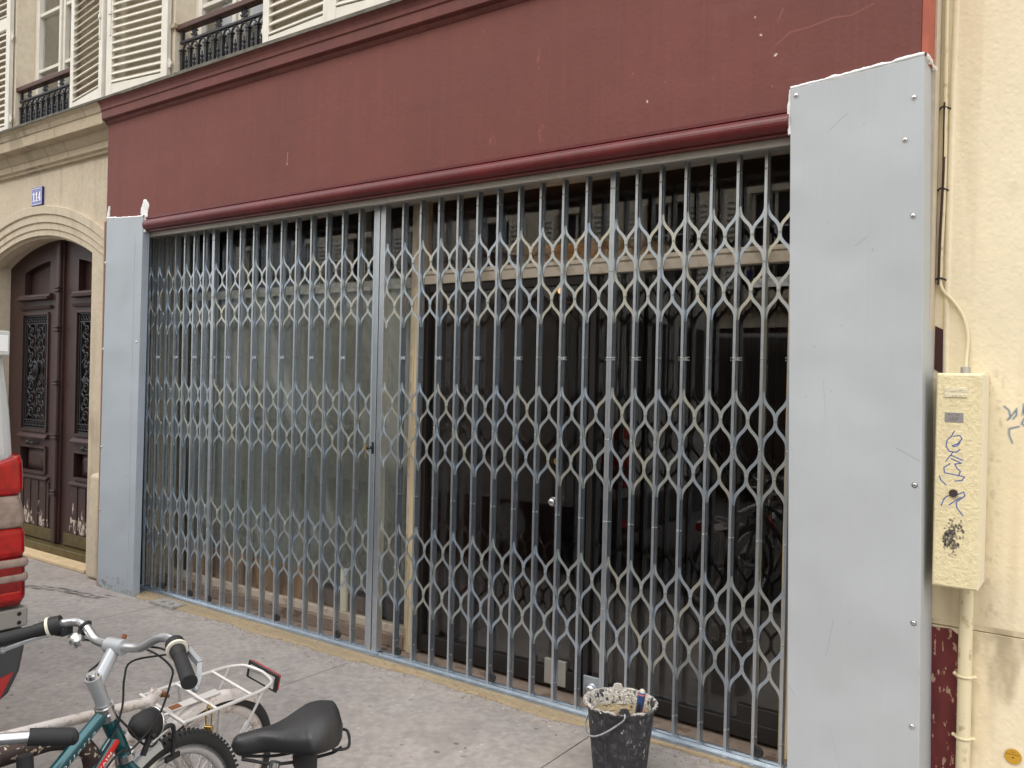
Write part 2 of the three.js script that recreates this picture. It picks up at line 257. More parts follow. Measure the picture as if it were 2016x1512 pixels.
// pavement, road, mortar
const PX0 = -9.2, PW = 10.24, PZ0 = -0.3, PH = 5.12;
function paveColour(x, z) {
  const n = fbm(x * 1.3 + 40, z * 1.3 + 40, 256, 6, 201), f = fbm(x * 42 + 900, z * 42 + 900, 4096, 3, 203), p = fbm(x * 5 + 90, z * 5 + 90, 512, 4, 207);
  let c = tint([163, 155, 149], 0.86 + 0.16 * n + 0.22 * (f - 0.5) + 0.06 * p);
  c = blend(c, [134, 126, 120], 0.35 * sstep(0.56, 0.72, p));
  const dust = sstep(0.5, 0.72, fbm(x * 7 + 300, z * 7 + 300, 512, 4, 211)) * (z < 0.75 ? 1 : 0.25);      // cement dust trodden out from the work
  c = blend(c, [176, 166, 154], 0.3 * dust);
  return c;
}
M.pavement = std({ roughness: 0.88, bumpMap: grainBump, bumpScale: 0.0022, map: ctex(2048, 1024, (g, W, H) => {
  const img = g.createImageData(W, H);
  for (let j = 0; j < H; j++) for (let i = 0; i < W; i++) { const x = PX0 + (i + 0.5) / W * PW, z = PZ0 + (1 - (j + 0.5) / H) * PH, c = paveColour(x, z), k = (j * W + i) * 4; img.data[k] = c[0]; img.data[k + 1] = c[1]; img.data[k + 2] = c[2]; img.data[k + 3] = 255; }
  g.putImageData(img, 0, 0);
  const X = (x) => (x - PX0) / PW * W, Y = (z) => (1 - (z - PZ0) / PH) * H;
  for (let i = 0; i < 46; i++) { const a = rnd(), x = -6.25 + a * 0.75 + rr(-0.06, 0.06), z = 0.46 - a * 0.2 + rr(-0.05, 0.05); g.fillStyle = `rgba(48,42,38,${rr(0.18, 0.5)})`; g.beginPath(); g.ellipse(X(x), Y(z), rr(3, 16), rr(1, 4), 0.15, 0, 7); g.fill(); }   // damp stains
  for (let i = 0; i < 520; i++) { const x = rr(-8, 0.8), z = 0.1 + Math.pow(rnd(), 1.7) * 2.4; g.fillStyle = rnd() < 0.72 ? `rgba(222,215,204,${rr(0.3, 0.85)})` : `rgba(52,48,46,${rr(0.3, 0.8)})`; g.beginPath(); g.ellipse(X(x), Y(z), rr(0.4, 1.7), rr(0.4, 1.2), rr(0, 3), 0, 7); g.fill(); }
  for (let i = 0; i < 60; i++) { g.fillStyle = `rgba(70,64,60,${rr(0.25, 0.6)})`; g.beginPath(); g.ellipse(X(rr(-7, 0.5)), Y(rr(0.2, 1.8)), rr(1, 3.2), rr(0.8, 2.6), rr(0, 3), 0, 7); g.fill(); }
  for (let i = 0; i < 26; i++) { const x = rr(-6, 0), z = rr(0.25, 2), s = rr(2, 6); g.fillStyle = `rgba(206,198,186,${rr(0.05, 0.16)})`; for (let q = 0; q < 7; q++) { g.beginPath(); g.ellipse(X(x) + rr(-s, s), Y(z) + rr(-s, s) * 0.6, rr(1, s), rr(1, s * 0.6), rr(0, 3), 0, 7); g.fill(); } }
}, { w: PW, h: PH, x0: PX0, y0: PZ0 }) });
M.asphalt = std({ map: dtex(512, 512, (u, v) => tint([86, 84, 82], 0.75 + 0.3 * fbm(u * 90, v * 90, 90, 2, 221) + 0.2 * fbm(u * 6, v * 6, 6, 4, 223)), { tile: 2.3 }), roughness: 0.92, bumpMap: grainBump, bumpScale: 0.004 });
M.granite = std({ map: dtex(256, 256, (u, v) => tint([160, 156, 150], 0.75 + 0.4 * fbm(u * 70, v * 70, 70, 2, 231)), { tile: 0.6 }), roughness: 0.85 });
M.mortar = std({ map: dtex(512, 256, (u, v) => { const n = fbm(u * 9, v * 9, 9, 5, 241), f = fbm(u * 120, v * 120, 120, 2, 243); let c = tint([174, 155, 124], 0.86 + 0.18 * n + 0.1 * (f - 0.5)); c = blend(c, [142, 116, 84], 0.6 * sstep(0.6, 0.78, n)); return f > 0.74 ? blend(c, [104, 86, 62], 0.6) : c; }, { tile: 1.3, tileY: 0.65 }), roughness: 0.95, bumpMap: grainBump, bumpScale: 0.003 });
M.threshold = std({ map: dtex(512, 256, (u, v) => { const n = fbm(u * 14, v * 10, 14, 5, 251), f = fbm(u * 100, v * 100, 100, 2, 253); return blend(tint([150, 132, 118], 0.85 + 0.2 * n + 0.16 * (f - 0.5)), [92, 76, 62], 0.7 * sstep(0.55, 0.75, n)); }, { tile: 1.1, tileY: 0.5 }), roughness: 0.93, bumpMap: fineBump, bumpScale: 0.004 });

// shopfront
M.frame = std({ map: dtex(256, 512, (u, v) => blend([208, 196, 178], [158, 144, 124], 0.6 * sstep(0.5, 0.8, fbm(u * 10, v * 16, 16, 5, 261))), { tile: 0.5, tileY: 1 }), roughness: 0.5, metalness: 0.15 });
M.frameDark = std({ color: rgb(0.03, 0.026, 0.024), roughness: 0.4, metalness: 0.3 });
M.timber = std({ map: dtex(128, 512, (u, v) => { const w = fbm(u * 24, v * 3, 24, 4, 271); return blend([214, 196, 158], [178, 154, 114], sstep(0.35, 0.75, w)); }, { tile: 0.12, tileY: 1.2 }), roughness: 0.7 });
M.ply = std({ map: dtex(256, 256, (u, v) => blend([150, 118, 82], [96, 70, 46], sstep(0.35, 0.75, fbm(u * 14, v * 3, 14, 5, 281))), { tile: 0.7 }), roughness: 0.8 });
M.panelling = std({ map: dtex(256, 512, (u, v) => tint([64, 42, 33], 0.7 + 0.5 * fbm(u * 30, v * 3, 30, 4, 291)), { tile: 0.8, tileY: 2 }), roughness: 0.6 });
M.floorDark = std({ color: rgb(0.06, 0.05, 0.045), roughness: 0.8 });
M.film = std({ roughness: 0.8, map: dtex(1024, 1024, (u, v) => {                                         // dusty plastic sheet: smears and drag marks
  const d = u * 0.9 + v * 0.5, e = v * 0.8 - u * 0.6;
  const n = fbm(d * 9 + 4, e * 2 + 9, 64, 5, 301), m = fbm(u * 5, v * 5, 5, 5, 303), f = fbm(u * 70, v * 70, 70, 3, 305);
  let c = tint([132, 136, 127], 0.72 + 0.3 * m + 0.16 * (f - 0.5));
  c = blend(c, [188, 190, 182], 0.65 * sstep(0.55, 0.75, n)); return blend(c, [88, 88, 82], 0.6 * sstep(0.55, 0.72, fbm(u * 3 + 2, v * 3 + 7, 8, 4, 309)));
}, { tile: 2.35 }), side: THREE.DoubleSide });
M.tape = std({ color: rgb(0.42, 0.42, 0.38), roughness: 0.7 });
M.doorPaint = std({ map: dtex(256, 512, (u, v) => tint([58, 36, 33], 0.82 + 0.24 * fbm(u * 8, v * 8, 8, 5, 311) + 0.08 * fbm(u * 60, v * 8, 60, 2, 313)), { tile: 0.6, tileY: 1.2 }), roughness: 0.5, bumpMap: fineBump, bumpScale: 0.001 });
M.doorKick = std({ roughness: 0.6, map: dtex(512, 256, (u, v) => {                                       // brown paint flaking to bare wood and grey primer along the wet edge
  const base = tint([57, 36, 33], 0.85 + 0.2 * fbm(u * 10, v * 10, 10, 4, 321)), n = fbm(u * 26, v * 4, 26, 4, 323), p = fbm(u * 50, v * 12, 50, 3, 325);
  const reach = (v < 0.14 ? 0.22 : v < 0.26 ? 0.08 : v < 0.5 ? -0.04 : -0.12), fl = sstep(0.62 - reach, 0.68 - reach, n);
  return blend(base, p > 0.56 ? [206, 198, 182] : p > 0.46 ? [128, 116, 110] : [96, 78, 72], fl * 0.85);
}, { tile: 0.92, tileY: 0.42, off: [0, -0.5] }) });
M.kickPlate = std({ map: dtex(128, 64, (u, v) => tint([96, 84, 50], 0.8 + 0.4 * fbm(u * 12, v * 6, 12, 4, 331)), { tile: 0.5, tileY: 0.2 }), roughness: 0.5, metalness: 0.4 });

// ------------------------------------------------------------------ setting
ground('road', span(-120, 120, -0.3, -0.006, 1.98, 11.39), M.asphalt, 'grey asphalt road running past the shopfront');
ground('pavement', [span(-60, -5.094, -0.25, 0, -1, 1.86), span(-5.088, -3.313, -0.25, 0, -1, 1.86), span(-3.307, -1.813, -0.25, 0, -1, 1.86), span(-1.807, 0.4, -0.25, 0, -1, 1.86), span(0.406, 60, -0.25, 0, -1, 1.86), span(-60, 60, -0.25, -0.006, -0.99, 1.85)], M.pavement, 'worn grey concrete pavement with pale dust specks');
ground('kerb', Array.from({ length: 40 }, (_, i) => rspan(-30 + i * 1.2, -28.804 + i * 1.2, -0.25, 0.002, 1.862, 1.978, 0.006, 1)), M.granite, 'flush granite kerb between pavement and road');
ground('terrain', span(-150, 150, -0.4, -0.305, -60, 150), M.asphalt, 'bare ground under the street');

// ------------------------------------------------------------------ the corner house: wall, cornices, windows, carriage door
const house = thing('apartment_house', 'stone apartment house with dark red shop fascia and white louvred shutters', 'building');
const arcY = (x, r, cx = -7.22, cy = 0.545) => cy + Math.sqrt(Math.max(0, r * r - (x - cx) * (x - cx)));
const arcPts = (r, x0, x1, n = 20) => Array.from({ length: n + 1 }, (_, i) => { const x = mix(x0, x1, i / n); return [x, arcY(x, r)]; });
const DX0 = -8.11, DX1 = -6.33;                                     // carriage door opening
part('wall', slab([[-14, 0], [DX0, 0], [DX0, arcY(DX0, 2.1)], ...arcPts(2.1, DX0, DX1).slice(1, -1), [DX1, arcY(DX1, 2.1)], [DX1, 0], [-5.62, 0], [-5.62, 3.4], [-14, 3.4]], -0.4, -0.0, []), M.stone, house);
part('wall', span(-5.62, -1.0, 2.6, 3.4, -0.4, 0), M.stone, house);
part('wall', span(-1.0, -0.53, 0, 3.4, -0.4, 0), M.stone, house);
const wins = [[-7.64, -6.66], [-5.30, -4.32], [-2.98, -2.0]];
const allWins = [[-12.28, -11.3], [-9.96, -8.98], ...wins];
part('wall', slab([[-14, 3.4], [-0.53, 3.4], [-0.53, 9], [-14, 9]], -0.4, 0, allWins.map(([a, b]) => [[a, 3.47], [b, 3.47], [b, 5.5], [a, 5.5]])), M.render, house);
// arch moulding: four stepped rings sinking towards the door
[[2.33, 2.27, 0.035], [2.262, 2.205, 0.022], [2.197, 2.15, 0.01], [2.142, 2.085, -0.03]].forEach(([ro, ri, z]) => {
  const x0 = -8.3, x1 = -6.0, o = arcPts(ro, x0, x1, 28), n = arcPts(ri, x0, x1, 28).reverse();
  const s = new THREE.Shape([...o, ...n].map(([x, y]) => new THREE.Vector2(x, y)));
  const g = new THREE.ExtrudeGeometry(s, { depth: 0.07, bevelEnabled: true, bevelSize: 0.006, bevelThickness: 0.012, bevelSegments: 2 }); g.translate(0, 0, z - 0.082);
  part('arch_moulding', g, M.stone, house);
});
// cornices
const redCornice = [[-0.02, 3.5], [0.19, 3.49], [0.2, 3.484], [0.2, 3.47], [0.192, 3.462], [0.183, 3.452], [0.176, 3.432], [0.174, 3.412], [0.166, 3.407], [0.164, 3.354], [0.156, 3.349], [0.136, 3.346], [0.134, 3.334], [0.124, 3.322], [-0.02, 3.32]];
part('cornice', profileX(redCornice, -5.93, -0.53), M.cornice, house, 'dark red painted cornice over the shop fascia');
part('flashing', [profileX([[-0.02, 3.504], [0.195, 3.4945], [0.206, 3.486], [0.207, 3.47], [0.203, 3.47], [0.201, 3.4865], [-0.02, 3.5005]], -14, -5.6), profileX([[-0.02, 3.504], [0.196, 3.4945], [0.205, 3.488], [0.208, 3.466], [0.204, 3.466], [0.2015, 3.4865], [-0.02, 3.5005]], -5.598, -0.53)], M.lead, house, 'grey weathered lead strip along the cornice top');
const stoneCornice = [[-0.02, 3.499], [0.19, 3.489], [0.2, 3.484], [0.2, 3.468], [0.192, 3.46], [0.178, 3.446], [0.165, 3.412], [0.157, 3.405], [0.155, 3.33], [0.146, 3.324], [0.09, 3.318], [0.088, 3.298], [0.078, 3.276], [0.06, 3.252], [0.052, 3.246], [0.05, 3.2], [0.032, 3.186], [0.028, 3.172], [-0.02, 3.166]];
part('cornice', profileX(stoneCornice, -14, -5.935), M.corniceStone, house, 'stained stone cornice above the carriage door');
// shop fascia and its glossy roll moulding
part('fascia_panel', rspan(-5.92, -0.56, 2.52, 3.33, 0.002, 0.12, 0.004, 1), M.fascia, house, 'flat dull red fascia board with chipped paint');
part('fascia_end', rspan(-0.56, -0.536, 2.7, 3.322, -0.09, 0.118, 0.003, 1), M.oldRed, house, 'orange red end of the fascia');
{
  const prof = [[0.11, 2.606]]; for (let i = 0; i <= 12; i++) { const a = Math.PI / 2 - i / 12 * Math.PI; prof.push([0.119 + 0.036 * Math.cos(a), 2.552 + 0.037 * Math.sin(a)]); }
  prof.splice(1, 0, [0.128, 2.606], [0.128, 2.593]); prof.push([0.122, 2.514], [0.122, 2.506], [0.09, 2.506], [0.09, 2.54]);
  part('roll_moulding', profileX(prof, -5.396, -1.012), M.gloss, house, 'glossy deep red rounded moulding under the fascia');
}
// windows
function casement(parent, x0, x1, y0, y1, detailed = true) {
  const w = new THREE.Group(); w.name = 'window'; parent.add(w);
  const z1 = -0.15, z0 = -0.2, cx = (x0 + x1) / 2;
  part('frame', [rspan(x0, x0 + 0.05, y0, y1, z0, z1), rspan(x1 - 0.05, x1, y0, y1, z0, z1), rspan(x0 + 0.05, x1 - 0.05, y0, y0 + 0.05, z0, z1 - 0.002), rspan(x0 + 0.05, x1 - 0.05, y1 - 0.05, y1, z0, z1 - 0.002)], M.white, w);
  for (const [a, b] of [[x0 + 0.052, cx - 0.004], [cx + 0.004, x1 - 0.052]]) {
    part('casement', [rspan(a, a + 0.045, y0 + 0.052, y1 - 0.052, z0 + 0.01, z1 + 0.012), rspan(b - 0.045, b, y0 + 0.052, y1 - 0.052, z0 + 0.01, z1 + 0.012), span(a + 0.045, b - 0.045, y0 + 0.052, y0 + 0.16, z0 + 0.012, z1 + 0.008), span(a + 0.045, b - 0.045, y1 - 0.1, y1 - 0.052, z0 + 0.012, z1 + 0.008), ...[0.62, 1.1, 1.58].map((h) => rspan(a + 0.045, b - 0.045, y0 + h, y0 + h + 0.028, z0 + 0.018, z1 + 0.006))], M.white, w);
    part('pane', span(a + 0.04, b - 0.04, y0 + 0.1, y1 - 0.08, z0 + 0.024, z0 + 0.028), M.glass, w);
  }
  part('bead', rspan(cx - 0.016, cx + 0.016, y0 + 0.05, y1 - 0.05, z1 + 0.012, z1 + 0.03, 0.006), M.white, w);
  part('room', [span(x0 - 0.3, x1 + 0.3, y0 - 0.05, y1 + 0.05, -1.62, -1.6), span(x0 - 0.32, x0 - 0.3, y0 - 0.05, y1 + 0.05, -1.62, -0.402), span(x1 + 0.3, x1 + 0.32, y0 - 0.05, y1 + 0.05, -1.62, -0.402), span(x0 - 0.32, x1 + 0.32, y0 - 0.07, y0 - 0.05, -1.62, -0.402), span(x0 - 0.32, x1 + 0.32, y1 + 0.05, y1 + 0.07, -1.62, -0.402)], M.curtain, w);
  if (detailed) part('curtain', (() => { const g = new THREE.PlaneGeometry(0.42, y1 - y0 - 0.1, 40, 1), p = g.attributes.position; for (let i = 0; i < p.count; i++) p.setZ(i, 0.018 * Math.sin(p.getX(i) * 75)); g.computeVertexNormals(); g.translate(x0 + 0.3, (y0 + y1) / 2, -0.34); return g; })(), std({ color: rgb(0.34, 0.33, 0.28), roughness: 0.95, side: THREE.DoubleSide }), w);
  return w;
}
allWins.forEach(([a, b], i) => casement(house, a, b, 3.47, 5.5, i > 1));
const slatGeo = (() => { const g = new RoundedBoxGeometry(0.52, 0.05, 0.009, 1, 0.003); g.rotateX(-0.72); return finish(g); })();
function shutter(hx, side, swing, y0 = 3.515) {                       // hinge at hx; side +1 opens to the right, -1 to the left; swing = radians off the wall
  const s = new THREE.Group(); s.name = 'shutter'; house.add(s); s.position.set(hx, y0, 0.028); s.rotation.y = -side * swing;
  const W = 0.64, H = 2.0, X = (a, b) => (side > 0 ? [a, b] : [-b, -a]);
  const b = (x0, x1, ya, yb, z0 = -0.017, z1 = 0.017) => { const [p, q] = X(x0, x1); return rspan(p, q, ya, yb, z0, z1, 0.003, 1); };
  part('stile', b(0, 0.062, 0, H), M.white, s); part('stile', b(W - 0.062, W, 0, H), M.white, s);
  part('rail', b(0.062, W - 0.062, 0, 0.1, -0.015, 0.015), M.white, s); part('rail', b(0.062, W - 0.062, 0.93, 1.03, -0.015, 0.015), M.white, s); part('rail', b(0.062, W - 0.062, H - 0.09, H, -0.015, 0.015), M.white, s);
  for (const [ya, yb] of [[0.1, 0.93], [1.03, H - 0.09]]) { const n = Math.round((yb - ya) / 0.055); for (let k = 0; k < n; k++) { const m = part('slat', slatGeo, M.slat, s); m.position.set(side * W / 2, ya + (k + 0.5) * (yb - ya) / n, 0); m.rotation.x = rr(-0.04, 0.04); } }
  for (const h of [0.16, 0.86, 1.75]) part('hinge', [rod([side * -0.012, h - 0.03, 0], [side * -0.012, h + 0.03, 0], 0.009, 0.009, 8), span(...X(-0.03, 0.02), h - 0.012, h + 0.012, -0.004, 0.004)], M.white, s);
  part('latch', [rspan(...X(W - 0.05, W - 0.034), 0.45, 0.78, 0.017, 0.024, 0.002, 1), rspan(...X(W - 0.056, W - 0.026), 0.6, 0.63, 0.017, 0.03, 0.003, 1)], M.white, s);
  return s;
}
shutter(-7.665, -1, 0.04); shutter(-6.635, 1, 0.14); shutter(-5.325, -1, 0.13); shutter(-4.295, 1, 0.05); shutter(-3.005, -1, 0.1); shutter(-1.975, 1, 0.07);
function railing(x0, x1) {
  const r = new THREE.Group(); r.name = 'window_railing'; house.add(r); const y0 = 3.46, z = -0.035, n = 10, d = (x1 - x0 - 0.04) / n;
  part('handrail', rspan(x0 - 0.03, x1 + 0.03, 3.905, 3.945, z - 0.03, z + 0.03, 0.008), M.woodRail, r);
  part('crossbar', [rspan(x0, x1, 3.815, 3.833, z - 0.012, z + 0.012, 0.003, 1), rspan(x0, x1, 3.478, 3.494, z - 0.012, z + 0.012, 0.003, 1)], M.iron, r);
  for (let k = 0; k <= n; k++) {
    const x = x0 + 0.02 + k * d;
    part('baluster', [rspan(x - 0.012, x + 0.012, 3.494, 3.77, z - 0.011, z + 0.011, 0.002, 1), rspan(x - 0.021, x + 0.021, 3.762, 3.776, z - 0.016, z + 0.016, 0.002, 1), rspan(x - 0.017, x + 0.017, 3.744, 3.752, z - 0.014, z + 0.014, 0.002, 1), ...(k === 0 || k === n ? [rspan(x - 0.01, x + 0.01, 3.83, 3.908, z - 0.01, z + 0.01, 0.002, 1)] : [])], M.iron, r);
    if (k === n) break;
    const a = new THREE.TorusGeometry(d / 2 - 0.012, 0.007, 6, 12, Math.PI); a.translate(x + d / 2, 3.776, z); part('arch', a, M.iron, r);
    const cx = x + d / 2, f = new THREE.LatheGeometry([[0.001, 0.235], [0.006, 0.225], [0.004, 0.212], [0.012, 0.2], [0.013, 0.19], [0.005, 0.184], [0.011, 0.172], [0.012, 0.165], [0.008, 0.155], [0.009, 0.06], [0.015, 0.04], [0.006, 0.022], [0.013, 0.006], [0.013, 0]].map(([q, h]) => new THREE.Vector2(q, h)), 8); f.translate(cx, 3.494, z); part('finial', f, M.iron, r);
    if (k % 3 === 1) { const g = []; for (let q = 0; q < 6; q++) { const t = new THREE.TorusGeometry(0.015, 0.0055, 5, 10, 5); t.rotateZ(q * 1.05); t.translate(cx + 0.022 * Math.cos(q * 1.05), 3.869 + 0.02 * Math.sin(q * 1.05), z); g.push(t); } g.push(dome(cx, 3.869, z, 0.011, 1)); part('rosette', g, M.iron, r); }
  }
}
wins.forEach(([a, b]) => railing(a + 0.02, b - 0.02));
part('bracket', span(-5.34, -5.28, 3.92, 3.95, -0.03, 0.02), M.corniceStone, house);
// carriage door
{
  const cd = new THREE.Group(); cd.name = 'carriage_door'; house.add(cd); cd.userData.label = 'dark brown arched double door with iron grilles';
  const zb = -0.25, zf = -0.2, mid = -7.17;
  const leafPts = (a, b, o = 0) => [[a, 0.09], [b, 0.09], ...Array.from({ length: 13 }, (_, i) => { const x = mix(b, a, i / 12); return [x, arcY(x, 2.1) - 0.0 - o]; })];
  for (const [a, b, s] of [[DX0 + 0.002, mid - 0.012, -1], [mid + 0.03, DX1 - 0.002, 1]]) {
    const c = s < 0 ? -7.614 : -6.69, hw = 0.225;
    const rect = (x0, x1, y0, y1) => [[x0, y0], [x1, y0], [x1, y1], [x0, y1]];
    const topHole = [[c - hw, 2.2], [c + hw, 2.2], ...Array.from({ length: 9 }, (_, i) => { const x = mix(c + hw, c - hw, i / 8); return [x, arcY(x, 2.1) - 0.16]; })];
    part('leaf', slab(leafPts(a, b), zb, zf, [topHole, rect(c - hw, c + hw, 1.02, 2.03), rect(c - hw, c + hw, 0.66, 0.88)]), M.doorPaint, cd);
    part('leaf_backing', slab(leafPts(a + 0.01, b - 0.01, 0.01), zb - 0.035, zb - 0.004), M.doorPaint, cd);
    const bead = (x0, x1, y0, y1, r = 0.02) => part('bead', [bar([x0, y0, zf + 0.004], [x1, y0, zf + 0.004], r, r), bar([x0, y1, zf + 0.004], [x1, y1, zf + 0.004], r, r), bar([x0, y0, zf + 0.004], [x0, y1, zf + 0.004], r, r, V(1, 0, 0)), bar([x1, y0, zf + 0.004], [x1, y1, zf + 0.004], r, r, V(1, 0, 0))], M.doorPaint, cd);
    bead(c - hw, c + hw, 1.02, 2.03); bead(c - hw, c + hw, 0.66, 0.88, 0.024);
    part('rail_moulding', profileX([[zf - 0.01, 2.14], [zf + 0.05, 2.15], [zf + 0.052, 2.165], [zf + 0.03, 2.178], [zf + 0.026, 2.192], [zf + 0.012, 2.2], [zf - 0.01, 2.2]], c - hw - 0.05, c + hw + 0.05), M.doorPaint, cd);
    part('rail_moulding', profileX([[zf - 0.01, 2.07], [zf + 0.02, 2.07], [zf + 0.03, 2.095], [zf - 0.01, 2.1]], c - hw - 0.05, c + hw + 0.05), M.doorPaint, cd);
    part('rail_moulding', profileX([[zf - 0.01, 0.945], [zf + 0.03, 0.95], [zf + 0.035, 0.965], [zf + 0.01, 0.99], [zf - 0.01, 1.0]], c - hw - 0.03, c + hw + 0.03), M.doorPaint, cd);
    part('rail_moulding', profileX([[zf - 0.01, 0.6], [zf + 0.026, 0.602], [zf + 0.03, 0.615], [zf + 0.006, 0.632], [zf - 0.01, 0.64]], c - hw - 0.05, c + hw + 0.05), M.doorPaint, cd);
    const pg = new THREE.CylinderGeometry(0.1, 0.2, 0.03, 4, 1); pg.rotateY(Math.PI / 4); pg.rotateX(Math.PI / 2); pg.scale(1.35, 0.66, 1); pg.translate(c, 0.77, zf - 0.028); part('raised_panel', pg, M.doorPaint, cd);
    const kick = [span(c - 0.29, c + 0.29, 0.2, 0.595, zf + 0.002, zf + 0.008)]; for (const o of [-0.2, -0.07, 0.07, 0.2]) kick.push(span(c + o - 0.05, c + o + 0.05, 0.2, 0.59, zf + 0.008, zf + 0.014));
    part('kick_boards', kick, M.doorKick, cd, 'flaking brown boards at the foot of the door');
    part('kick_plate', rspan(c - 0.36, c + 0.36, 0.1, 0.198, zf + 0.002, zf + 0.016, 0.003, 1), M.kickPlate, cd);
    part('pull_handle', [tube([[c - 0.07, 0.905, zf + 0.005], [c - 0.05, 0.912, zf + 0.04], [c, 0.915, zf + 0.05], [c + 0.05, 0.912, zf + 0.04], [c + 0.07, 0.905, zf + 0.005]], 0.008, 16, 6), dome(c, 0.917, zf + 0.05, 0.02, 1), dome(c - 0.05, 0.91, zf + 0.035, 0.014, 1), dome(c + 0.05, 0.91, zf + 0.035, 0.014, 1)], M.iron, cd);
    // wrought iron grille: border, scrolls, boss
    const gr = new THREE.Group(); gr.name = 'iron_grille'; cd.add(gr); const zg = zf - 0.012, x0 = c - hw + 0.02, x1 = c + hw - 0.02;
    part('border', [[x0, 1.03, x1, 1.045], [x0, 1.1, x1, 1.112], [x0, 1.94, x1, 1.952], [x0, 2.005, x1, 2.02], [x0, 1.03, x0 + 0.013, 2.02], [x1 - 0.013, 1.03, x1, 2.02], [x0 + 0.035, 1.112, x0 + 0.043, 1.94], [x1 - 0.043, 1.112, x1 - 0.035, 1.94]].map(([a1, b1, a2, b2]) => span(a1, a2, b1, b2, zg - 0.012, zg + 0.012)), M.iron, gr);
    for (let k = 0; k < 9; k++) for (const y of [1.073, 1.978]) { const t = new THREE.TorusGeometry(0.018, 0.006, 5, 10); t.translate(x0 + 0.035 + k * (x1 - x0 - 0.07) / 8, y, zg); part('ring', t, M.iron, gr); }
    const scroll = (cx, cy, r, dir, a0, turns = 1.6) => { const pts = []; for (let q = 0; q <= 22; q++) { const t = q / 22, a = a0 + dir * t * turns * Math.PI * 2, R = r * (1 - 0.82 * t); pts.push([cx + Math.cos(a) * R, cy + Math.sin(a) * R, zg + 0.014 * t]); } return [tube(pts, 0.0075, 34, 5), dome(cx, cy, zg + 0.014, 0.014, 1)]; };
    const leafB = (cx, cy, a, l) => { const g = new THREE.SphereGeometry(1, 7, 5); g.scale(l, l * 0.36, 0.008); g.rotateZ(a); g.translate(cx, cy, zg + 0.006); return g; };
    for (const [yy, r] of [[1.185, 0.062], [1.3, 0.052], [1.415, 0.06], [1.66, 0.06], [1.775, 0.052], [1.88, 0.055]]) for (const m of [-1, 1]) { part('scroll', [scroll(c + m * 0.075, yy, r, m * (yy > 1.53 ? 1 : -1), m > 0 ? 2.2 : 0.94), leafB(c + m * 0.13, yy + 0.045, m * 0.8, 0.036), leafB(c + m * 0.135, yy - 0.04, -m * 0.9, 0.032), leafB(c + m * 0.02, yy + 0.05, 1.2 * m, 0.03), leafB(c + m * 0.028, yy - 0.05, -1.1 * m, 0.027)], M.iron, gr); }
    const boss = new THREE.TorusGeometry(0.062, 0.011, 7, 22); boss.scale(0.86, 1.25, 1); boss.translate(c, 1.535, zg + 0.018); const hd = new THREE.SphereGeometry(0.045, 10, 8); hd.scale(0.85, 1.2, 0.9); hd.translate(c, 1.54, zg + 0.01);
    part('boss', [boss, hd, dome(c, 1.57, zg + 0.045, 0.02, 1), dome(c, 1.51, zg + 0.05, 0.016, 1), leafB(c - 0.1, 1.6, 0.9, 0.045), leafB(c + 0.1, 1.6, -0.9, 0.045), leafB(c - 0.1, 1.47, -0.9, 0.045), leafB(c + 0.1, 1.47, 0.9, 0.045)], M.iron, gr);
    for (let k = 0; k < 8; k++) part('stem', tube([[c + rr(-0.01, 0.01), 1.12 + k * 0.1, zg], [c + (k % 2 ? 0.02 : -0.02), 1.17 + k * 0.1, zg + 0.006], [c + rr(-0.01, 0.01), 1.22 + k * 0.1, zg]], 0.006, 8, 5), M.iron, gr);
  }
  // meeting post with ring bands
  const post = [rspan(mid - 0.03, mid + 0.03, 0.1, arcY(mid, 2.1) - 0.01, zf - 0.01, zf + 0.045, 0.012, 3), rspan(mid - 0.05, mid - 0.031, 0.1, arcY(mid, 2.1) - 0.012, zf - 0.01, zf + 0.02, 0.004, 1), rspan(mid + 0.031, mid + 0.05, 0.1, arcY(mid, 2.1) - 0.012, zf - 0.01, zf + 0.02, 0.004, 1)];
  for (const y of [0.5, 0.97, 1.42, 1.87, 2.2]) post.push(rspan(mid - 0.04, mid + 0.04, y, y + 0.016, zf - 0.01, zf + 0.06, 0.006, 2), rspan(mid - 0.04, mid + 0.04, y + 0.028, y + 0.044, zf - 0.01, zf + 0.06, 0.006, 2));
  part('meeting_post', post, M.doorPaint, cd);
  part('threshold', rspan(DX0, DX1, 0.004, 0.088, -0.27, -0.11, 0.006, 1), M.kickPlate, cd);
  part('door_step', rspan(DX0 - 0.02, DX1 + 0.02, 0.001, 0.03, -0.108, 0.02, 0.006, 1), M.stepStone, house, 'pale stone door step');
}
part('wheel_guard', (() => { const g = new RoundedBoxGeometry(0.16, 0.78, 0.13, 4, 0.035); const p = g.attributes.position; for (let i = 0; i < p.count; i++) if (p.getY(i) < 0) { p.setX(i, p.getX(i) * 1.1); p.setZ(i, p.getZ(i) * 1.25); } g.translate(-6.11, 0.39, 0.0); return g; })(), M.stone, house, 'worn stone guard block beside the carriage door');
part('back_wall', [span(-14, -0.53, 2.9, 2.96, -4, -0.41), span(-14, -6.1, 0, 2.9, -0.9, -0.6)], M.render, house);

